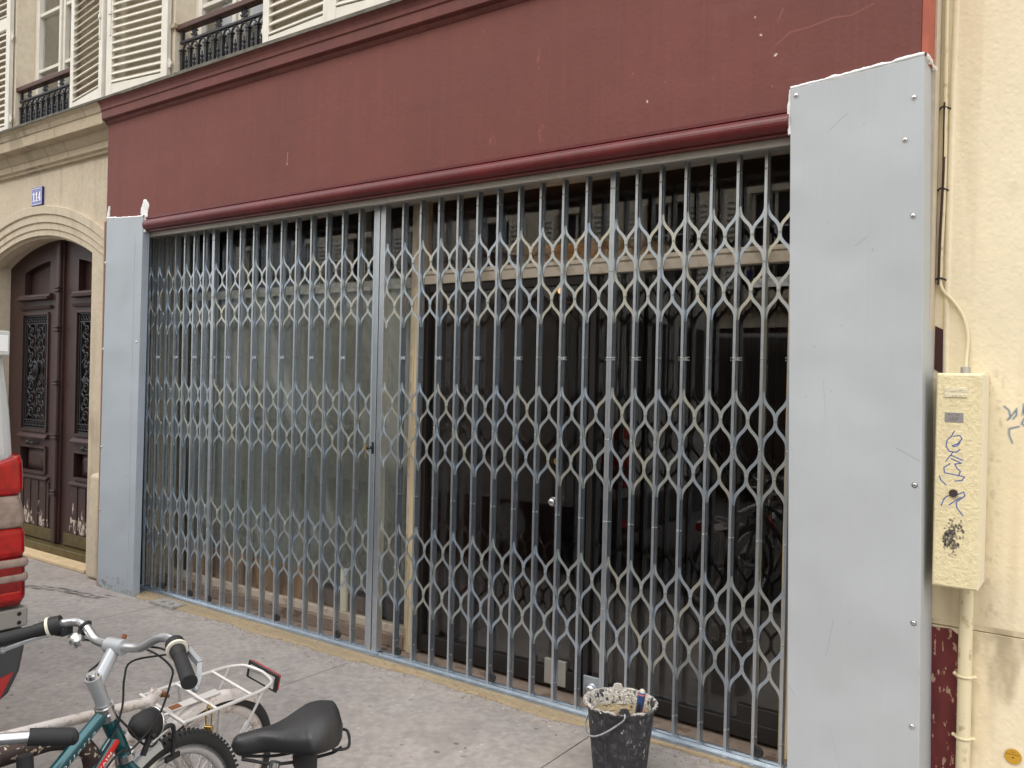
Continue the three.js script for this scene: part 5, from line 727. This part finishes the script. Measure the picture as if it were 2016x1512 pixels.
  for (const s of [-1, 1]) {
    const g0 = V(-0.19, 0.889, s * 0.196), g1 = V(-0.218, 0.876, s * 0.236), g2 = V(-0.278, 0.852, s * 0.318);
    part('shifter', [rod(g0.clone().lerp(g1, -0.28), g0.clone().lerp(g1, 0.28), 0.022, 0.024, 20), rod(g0.clone().lerp(g1, 0.28), g1, 0.019, 0.0165, 18)], M.black, b); part('shifter_band', rod(g0.clone().lerp(g1, 0.22), g0.clone().lerp(g1, 0.36), 0.0252, 0.0252, 22), std({ color: rgb(0.75, 0.72, 0.6), roughness: 0.5 }), b);
    part('grip', [rod(g1.clone().lerp(g2, -0.06), g2, 0.0158, 0.0172, 18), rod(g2.clone().lerp(g1, 0.03), g2.clone().lerp(g1, -0.03), 0.0182, 0.0182, 18)], M.rubber, b);
    const l0 = V(-0.155, 0.872, s * 0.2), l1 = V(-0.17, 0.85, s * 0.25), l2 = V(-0.213, 0.836, s * 0.288), l3 = V(-0.248, 0.825, s * 0.31);
    part('brake_lever', [bar(l0, l1, 0.012, 0.014), bar(l1, l2, 0.011, 0.007), bar(l2, l3, 0.014, 0.006), dome(l3.x, l3.y, l3.z, 0.0085, 1)], M.silverPaint, b); part('lever_mount', [rspan(-0.19, -0.155, 0.86, 0.885, s * 0.19 - 0.018, s * 0.19 + 0.018, 0.006, 2), rod([-0.175, 0.89, s * 0.18], [-0.175, 0.865, s * 0.18], 0.012)], M.black, b);
  }
  part('bell', (() => { const g = new THREE.SphereGeometry(0.021, 20, 12, 0, Math.PI * 2, 0, Math.PI / 2); const q = new THREE.CylinderGeometry(0.021, 0.0195, 0.007, 20); q.translate(0, -0.0035, 0); const m = mergeGeometries([g.toNonIndexed(), q.toNonIndexed()]); m.rotateX(0.86); m.rotateZ(-0.5); m.translate(-0.19, 0.86, -0.125); return m; })(), M.chrome, b); part('bell_bracket', [(() => { const t = new THREE.TorusGeometry(0.0125, 0.005, 8, 18); t.rotateX(0.6); t.translate(-0.169, 0.891, -0.118); return t; })(), rspan(-0.185, -0.165, 0.868, 0.888, -0.128, -0.112, 0.004, 1)], M.black, b);
  // control cables
  part('cable', [tube([[-0.19, 0.87, 0.195], [-0.16, 0.865, 0.1], [-0.17, 0.85, -0.0], [-0.2, 0.81, -0.045], [-0.215, 0.79, -0.05], [-0.19, 0.72, -0.03], [-0.15, 0.65, 0.01], [-0.12, 0.6, 0.03], [-0.07, 0.575, 0.02], [-0.02, 0.6, 0.0]], 0.0028, 90, 6), tube([[-0.18, 0.86, -0.16], [-0.15, 0.85, -0.06], [-0.1, 0.83, 0.02], [-0.06, 0.78, 0.06], [-0.06, 0.74, 0.06], [-0.09, 0.66, 0.05], [-0.15, 0.6, 0.03], [-0.22, 0.58, 0.02], [-0.5, 0.32, 0.02]], 0.0028, 90, 6), tube([[-0.17, 0.86, 0.16], [-0.16, 0.82, 0.03], [-0.175, 0.78, 0.022], [-0.185, 0.7, 0.024], [-0.24, 0.61, 0.02], [-0.55, 0.31, 0.02]], 0.0026, 70, 6)], M.black, b);
  part('brake_arm', [tube([[-0.085, 0.6, 0.03], [-0.04, 0.615, 0.036], [-0.02, 0.6, 0.036], [-0.02, 0.53, 0.034]], 0.006, 24, 6), rspan(-0.04, 0.01, 0.515, 0.53, 0.024, 0.034, 0.003, 1)], M.iron, b); part('brake_arm', [tube([[-0.085, 0.6, -0.03], [-0.04, 0.615, -0.036], [-0.02, 0.53, -0.034]], 0.006, 20, 6)], M.iron, b); part('cable_adjuster', rod([-0.08, 0.585, 0.02], [-0.035, 0.605, 0.03], 0.0055), M.alloy, b);
  part('headlamp', (() => { const g = new THREE.LatheGeometry([[0.001, -0.055], [0.016, -0.052], [0.03, -0.035], [0.037, -0.008], [0.039, 0.012], [0.001, 0.014]].map(([a, c]) => new THREE.Vector2(a, c)), 22); g.rotateZ(-1.75); g.translate(-0.085, 0.634, 0.012); return g; })(), M.black, b); part('headlamp_ring', (() => { const t = new THREE.TorusGeometry(0.039, 0.003, 8, 26); t.rotateY(Math.PI / 2); t.rotateZ(-0.18); t.translate(-0.072, 0.632, 0.012); return t; })(), M.chrome, b); part('lamp_bracket', [bar([-0.1, 0.625, 0.04], [-0.12, 0.57, 0.032], 0.01, 0.012), dome(-0.1, 0.615, 0.046, 0.008, 1)], M.black, b);
  // lettering on the tubes: thin curved decals on the side that faces the camera
  const decal = (name, a, c, w, draw, cw, ch, t0, t1, ang, label) => { const A = V(...a), C2 = V(...c), L = A.distanceTo(C2) * (t1 - t0), g = new THREE.CylinderGeometry(0.0168, 0.0168, L, 14, 1, true, -w / 2, w); const p = g.attributes.position; const m = new THREE.Mesh(g, std({ roughness: 0.35, map: (() => { const t = ctex(cw, ch, draw); return t; })() })); m.name = name; m.userData.label = label; const d = C2.clone().sub(A).normalize(), q = new THREE.Quaternion().setFromUnitVectors(V(0, 1, 0), d); g.rotateY(ang); g.applyQuaternion(q); const mid = A.clone().lerp(C2, (t0 + t1) / 2); g.translate(mid.x, mid.y, mid.z); g.userData.done = true; b.add(m); };
  decal('brand_lettering', [-0.66, 0.42, 0], [-0.2, 0.715, 0], 1.25, (g, W, H) => { g.fillStyle = '#0f4650'; g.fillRect(0, 0, W, H); g.save(); g.translate(W / 2, H / 2); g.rotate(-Math.PI / 2); g.fillStyle = '#e9eef0'; g.font = 'italic 92px serif'; g.textAlign = 'center'; g.textBaseline = 'middle'; g.fillText('D i l e t t a', 0, 6); g.restore(); }, 128, 768, 0.6, 0.96, 0.15, 'white script lettering on the top tube');
  decal('sticker', [-0.58, 0.265, 0], [-0.165, 0.645, 0], 1.5, (g, W, H) => { g.fillStyle = '#d2281f'; g.fillRect(0, 0, W, H); g.save(); g.translate(W / 2, H / 2); g.rotate(-Math.PI / 2); g.fillStyle = '#f0e8e0'; g.font = 'bold 62px sans-serif'; g.textAlign = 'center'; g.textBaseline = 'middle'; g.fillText('S  TOTAIN', 0, -8); g.font = '18px sans-serif'; g.fillText('CYCLES', 70, 40); g.restore(); }, 128, 512, 0.68, 0.97, 0.15, 'red shop sticker on the down tube');
}
// pale bicycle facing the street: rear wheel, rack, empty seat tube in view
{
  const b = thing('bicycle', 'rusty pale silver bicycle with rear rack and no saddle', 'bicycle', [-2.285, 0, 1.815], headingTurn(0.09, 0.995), bikeGroup); b.rotation.order = 'YXZ'; b.rotation.x = -0.2;
  const r = 0.29, pale = std({ map: dtex(256, 256, (u, v) => { const n = fbm(u * 16, v * 16, 16, 4, 701), s = fbm(u * 40, v * 40, 40, 3, 703); return s > 0.83 ? [140, 108, 90] : blend([218, 210, 206], [178, 162, 150], sstep(0.5, 0.8, n)); }, { tile: 0.18 }), roughness: 0.45, metalness: 0.2 });
  const rackM = std({ color: rgb(0.66, 0.64, 0.62), roughness: 0.35, metalness: 0.3 });
  bikeWheel(b, 0, r, r, 0.019, pale); bikeWheel(b, 1.0, r, r, 0.019, pale);
  fender(b, 0, r, r + 0.013, -0.1, 2.25, 0.05, pale); fender(b, 1.0, r, r + 0.013, 0.6, 3.2, 0.05, pale);
  const S = [0.205, 0.672, 0], BB = [0.42, 0.25, 0], HT = [0.8, 0.71, 0];
  part('seat_tube', (() => { const d = V(...S).sub(V(...BB)).normalize(), top = V(...S); const outer = new THREE.CylinderGeometry(0.0165, 0.0165, V(...S).distanceTo(V(...BB)), 20, 1, true), inner = new THREE.CylinderGeometry(0.0138, 0.0138, V(...S).distanceTo(V(...BB)), 20, 1, true), rim = new THREE.RingGeometry(0.0138, 0.0165, 20), plug = new THREE.CircleGeometry(0.0138, 20); const L = V(...S).distanceTo(V(...BB)); rim.rotateX(-Math.PI / 2); rim.translate(0, L / 2, 0); plug.rotateX(-Math.PI / 2); plug.translate(0, L / 2 - 0.06, 0); const g = mergeGeometries([outer, inner, rim, plug].map((q) => q.toNonIndexed())); g.applyQuaternion(new THREE.Quaternion().setFromUnitVectors(V(0, 1, 0), d)); const m = V(...S).add(V(...BB)).multiplyScalar(0.5); g.translate(m.x, m.y, m.z); return g; })(), std({ map: pale.map, roughness: 0.5, side: THREE.DoubleSide }), b, 'open seat tube without a saddle');
  part('seat_clamp', [rod([S[0] - 0.016, S[1] - 0.018, 0], [S[0] - 0.034, S[1] - 0.024, 0], 0.008), rod([S[0] - 0.03, S[1] - 0.022, -0.016], [S[0] - 0.03, S[1] - 0.022, 0.016], 0.0045)], M.rust, b);
  part('top_tube', rod([S[0] + 0.01, S[1] - 0.028, 0], [HT[0], HT[1], 0], 0.0135, 0.0135, 18), pale, b); part('down_tube', rod(BB, [HT[0] + 0.05, HT[1] - 0.14, 0], 0.0155, 0.0155, 16), pale, b); part('head_tube', rod([HT[0] - 0.015, HT[1] + 0.04, 0], [HT[0] + 0.055, HT[1] - 0.15, 0], 0.019), pale, b);
  part('chain_stay', [-1, 1].map((s) => rod([BB[0], BB[1], s * 0.03], [0, r, s * 0.058], 0.009)), pale, b); part('seat_stay', [-1, 1].map((s) => rod([S[0] + 0.012, S[1] - 0.04, s * 0.016], [0, r, s * 0.058], 0.007)), pale, b);
  part('fork', [-1, 1].map((s) => rod([HT[0] + 0.055, HT[1] - 0.15, s * 0.03], [1.0, r, s * 0.05], 0.011, 0.011)), pale, b);
  part('handlebar', tube([[0.82, 0.72, -0.2], [0.84, 0.74, -0.16], [0.86, 0.74, -0.1], [0.84, 0.74, 0], [0.86, 0.74, 0.1], [0.84, 0.74, 0.16], [0.82, 0.72, 0.2]], 0.011, 60, 10), M.alloy, b); part('stem', rod([HT[0] - 0.015, HT[1] + 0.04, 0], [0.84, 0.74, 0], 0.013), M.alloy, b);
  part('crank', [disc(BB[0], BB[1], 0.05, 0.085, 0.004, 30), rod([BB[0], BB[1], 0.065], [BB[0] + 0.1, BB[1] - 0.11, 0.07], 0.009), rod([BB[0], BB[1], -0.065], [BB[0] - 0.1, BB[1] + 0.11, -0.07], 0.009)], M.alloy, b); part('pedal', rspan(BB[0] + 0.06, BB[0] + 0.14, BB[1] - 0.122, BB[1] - 0.1, 0.075, 0.15, 0.005, 1), M.black, b); part('pedal', rspan(BB[0] - 0.14, BB[0] - 0.06, BB[1] + 0.1, BB[1] + 0.122, -0.15, -0.075, 0.005, 1), M.black, b);
  part('seat_tube_sticker', rod([0.297, 0.488, 0], [0.272, 0.536, 0], 0.0168, 0.0168, 20), std({ color: rgb(0.05, 0.04, 0.02), roughness: 0.6 }), b);
  // rack: hoop, cross wires, stays, spring flap
  const ry = 0.605, hw = 0.092;
  part('rack', [tube([[0.175, ry, -hw], [0.0, ry, -hw], [-0.12, ry, -hw * 0.95], [-0.175, ry, -hw * 0.7], [-0.192, ry, 0], [-0.175, ry, hw * 0.7], [-0.12, ry, hw * 0.95], [0, ry, hw], [0.175, ry, hw]], 0.0055, 70, 8, false, 0.3), rod([0.175, ry, -hw - 0.008], [0.175, ry, hw + 0.008], 0.0058), rod([0.06, ry, -hw], [0.06, ry, hw], 0.005), rod([-0.07, ry, -hw], [-0.07, ry, hw], 0.005)], rackM, b, 'white painted luggage rack');
  part('rack_stay', [-1, 1].flatMap((s) => [rod([0.05, ry, s * hw], [0.0, r, s * 0.062], 0.0045), rod([-0.13, ry, s * hw * 0.9], [0.0, r, s * 0.064], 0.004)]), rackM, b);
  part('rack_strut', [rod([0.175, ry, 0.03], [0.225, 0.6, 0.018], 0.005), rod([0.175, ry, -0.03], [0.225, 0.6, -0.018], 0.005)], rackM, b); part('rack_flap', [rspan(-0.02, 0.165, ry - 0.012, ry - 0.008, -0.014, 0.014, 0.001, 1)], rackM, b); part('flap_rust', rspan(0.115, 0.15, ry - 0.0079, ry - 0.0069, -0.01, 0.01, 0.0004, 1), M.rust, b);
  part('rear_reflector', [rspan(-0.214, -0.203, ry - 0.044, ry + 0.01, -0.066, 0.066, 0.005, 3)], M.red, b, 'red rear reflector behind the rack'); part('reflector_housing', [rspan(-0.204, -0.196, ry - 0.047, ry + 0.012, -0.069, 0.069, 0.004, 2)], M.black, b); part('reflector_backing', span(-0.1965, -0.1945, ry - 0.038, ry + 0.002, -0.055, 0.055), rackM, b);
  const pk = thing('padlock', 'small brass padlock hanging from the bicycle rack', 'padlock', [-2.075, 0.5, 1.88], 0.5); part('lock_body', rspan(-0.012, 0.012, 0, 0.034, -0.006, 0.006, 0.003, 2), M.brass, pk); part('shackle', (() => { const t = tube([[-0.008, 0.03, 0], [-0.008, 0.07, 0], [0, 0.095, 0], [0.008, 0.07, 0], [0.008, 0.03, 0]], 0.0025, 20, 6); return t; })(), M.brass, pk);
  // separate handlebar end with black grip crossing the corner
  const hb = thing('bicycle_handlebar', 'silver handlebar end with fat black grip in the lower left corner', 'handlebar', [0, 0, 0]);
  part('bar', tube([[-1.99, 0.0015, 2.72], [-1.985, 0.35, 2.71], [-1.98, 0.68, 2.68], [-1.965, 0.745, 2.62], [-1.945, 0.745, 2.54], [-1.9, 0.735, 2.44]], 0.0125, 60, 12), M.alloy, hb); part('grip', [rod([-1.906, 0.7365, 2.452], [-1.869, 0.722, 2.376], 0.0185, 0.0195, 20), dome(-1.869, 0.722, 2.376, 0.0195, 0.7)], M.rubber, hb); part('thumb_rest', [tube([[-1.925, 0.69, 2.45], [-1.923, 0.67, 2.45], [-1.92, 0.64, 2.448], [-1.915, 0.6, 2.44]], 0.017, 20, 12)], M.rubber, hb);
}
// bicycle whose saddle shows at the bottom edge
{
  const b = thing('bicycle', 'dark bicycle with broad black saddle at the bottom edge', 'bicycle', [-1.44, 0, 1.895], headingTurn(-0.1, 0.995), bikeGroup);
  const r = 0.27, fm = std({ color: rgb(0.03, 0.03, 0.035), roughness: 0.4, metalness: 0.4 });
  bikeWheel(b, -0.02, r, r, 0.02, M.alloy); bikeWheel(b, 1.02, r, r, 0.02, M.alloy);
  part('seat_tube', rod([0.4, 0.27, 0], [0.27, 0.6, 0], 0.016), fm, b); part('seat_post', rod([0.275, 0.585, 0], [0.245, 0.695, 0], 0.0125), M.chrome, b);
  part('down_tube', rod([0.4, 0.27, 0], [0.86, 0.6, 0], 0.019), fm, b); part('top_tube', rod([0.3, 0.5, 0], [0.84, 0.66, 0], 0.016), fm, b); part('head_tube', rod([0.87, 0.56, 0], [0.82, 0.72, 0], 0.019), fm, b); part('fork', [-1, 1].map((s) => rod([0.87, 0.57, s * 0.03], [1.02, r, s * 0.05], 0.011)), fm, b); part('chain_stay', [-1, 1].map((s) => rod([0.4, 0.27, s * 0.03], [-0.02, r, s * 0.056], 0.009)), fm, b); part('seat_stay', [-1, 1].map((s) => rod([0.285, 0.55, s * 0.018], [-0.02, r, s * 0.056], 0.008)), fm, b);
  part('handlebar', tube([[0.72, 0.72, -0.24], [0.78, 0.73, -0.18], [0.82, 0.73, -0.06], [0.82, 0.73, 0.06], [0.78, 0.73, 0.18], [0.72, 0.72, 0.24]], 0.011, 50, 10), M.black, b); part('stem', rod([0.82, 0.7, 0], [0.82, 0.73, 0], 0.014), M.black, b); part('crank', [disc(0.4, 0.27, 0.05, 0.085, 0.004, 30), rod([0.4, 0.27, 0.065], [0.5, 0.16, 0.07], 0.009), rod([0.4, 0.27, -0.065], [0.3, 0.38, -0.07], 0.009)], M.alloy, b);
  const sg = new THREE.Group(); sg.name = 'saddle'; b.add(sg); sg.position.set(0.215, 0.744, 0); sg.rotation.y = -0.55; sg.rotation.z = -0.09;
  part('cover', (() => {                                                  // broad sprung saddle: wide rear lobes, dipped waist, rounded nose
    const N = 44, K = 28, pos = [], idx = [];
    for (let i = 0; i <= N; i++) { const t = i / N, x = -0.12 + 0.24 * t;
      const w = 0.098 * Math.sqrt(clamp(1 - Math.pow(clamp((0.34 - t) / 0.34), 2))) * (t < 0.34 ? 1 : mix(1, 0.22, sstep(0.26, 0.78, t))) * (t > 0.86 ? Math.sqrt(clamp(1 - Math.pow((t - 0.86) / 0.14, 2))) : 1) + 0.0008;
      const top = 0.05 - 0.026 * sstep(0.15, 0.6, t) - 0.004 * sstep(0.7, 0.95, t), e = t < 0.06 ? Math.sqrt(t / 0.06) : t > 0.94 ? Math.sqrt((1 - t) / 0.06) : 1, skirt = mix(0.032, 0.022, t);
      for (let j = 0; j <= K; j++) { const a = Math.PI * 2 * j / K, c = Math.cos(a), s = Math.sin(a), k = s > 0 ? Math.pow(s, 0.75) : -Math.pow(-s, 0.6); pos.push(x, (k > 0 ? k * top : k * skirt) * e, Math.sign(c) * Math.pow(Math.abs(c), 0.72) * w * (k < -0.5 ? 0.93 : 1)); } }
    for (let i = 0; i < N; i++) for (let j = 0; j < K; j++) { const p = i * (K + 1) + j, q = p + K + 1; idx.push(p, p + 1, q, q, p + 1, q + 1); }
    const g = new THREE.BufferGeometry(); g.setAttribute('position', new THREE.Float32BufferAttribute(pos, 3)); g.setIndex(idx); g.computeVertexNormals(); return finish(g);
  })(), std({ color: rgb(0.024, 0.024, 0.026), roughness: 0.42, bumpMap: grainBump, bumpScale: 0.0004 }), sg);
  part('saddle_rail', [-1, 1].map((s) => tube([[-0.11, -0.03, s * 0.045], [-0.08, -0.046, s * 0.03], [0.02, -0.05, s * 0.022], [0.1, -0.03, s * 0.008]], 0.0035, 24, 6)).concat([tube([[-0.09, -0.03, -0.05], [-0.125, -0.032, -0.045], [-0.13, -0.032, 0.045], [-0.09, -0.03, 0.05]], 0.0035, 24, 6)]), M.black, sg); part('elastomer', [-1, 1].map((s) => rod([-0.03, -0.085, s * 0.03], [-0.035, -0.022, s * 0.036], 0.024, 0.026, 16)), M.rubber, sg);
}
// brown parking hoop between the bicycles
{
  const h = thing('bicycle_stand', 'rusty brown tubular bicycle stand with flaking paint', 'bicycle stand');
  const m = std({ roughness: 0.6, map: dtex(256, 256, (u, v) => { const n = fbm(u * 10, v * 10, 10, 5, 721), s = fbm(u * 30, v * 30, 30, 3, 723); return s > 0.68 ? [198, 182, 160] : blend([74, 58, 54], [52, 40, 38], n); }, { tile: 0.25 }), metalness: 0.1, bumpMap: fineBump, bumpScale: 0.002 });
  part('hoop', tube([[-1.985, 0.001, 2.262], [-1.985, 0.3, 2.262], [-1.985, 0.56, 2.263], [-1.985, 0.635, 2.285], [-1.985, 0.672, 2.35], [-1.985, 0.677, 2.45], [-1.985, 0.677, 2.9], [-1.985, 0.66, 3.0], [-1.985, 0.6, 3.05], [-1.985, 0.3, 3.06], [-1.985, 0.001, 3.06]], 0.021, 90, 16), m, h);
  part('base_plate', [new THREE.CylinderGeometry(0.05, 0.05, 0.008, 20).translate(-1.985, 0.006, 2.262), new THREE.CylinderGeometry(0.05, 0.05, 0.008, 20).translate(-1.985, 0.006, 3.06)], m, h);
}

scene.traverse((o) => { if (o.isMesh) { o.castShadow = true; o.receiveShadow = true; } });
renderer.render(scene, camera);
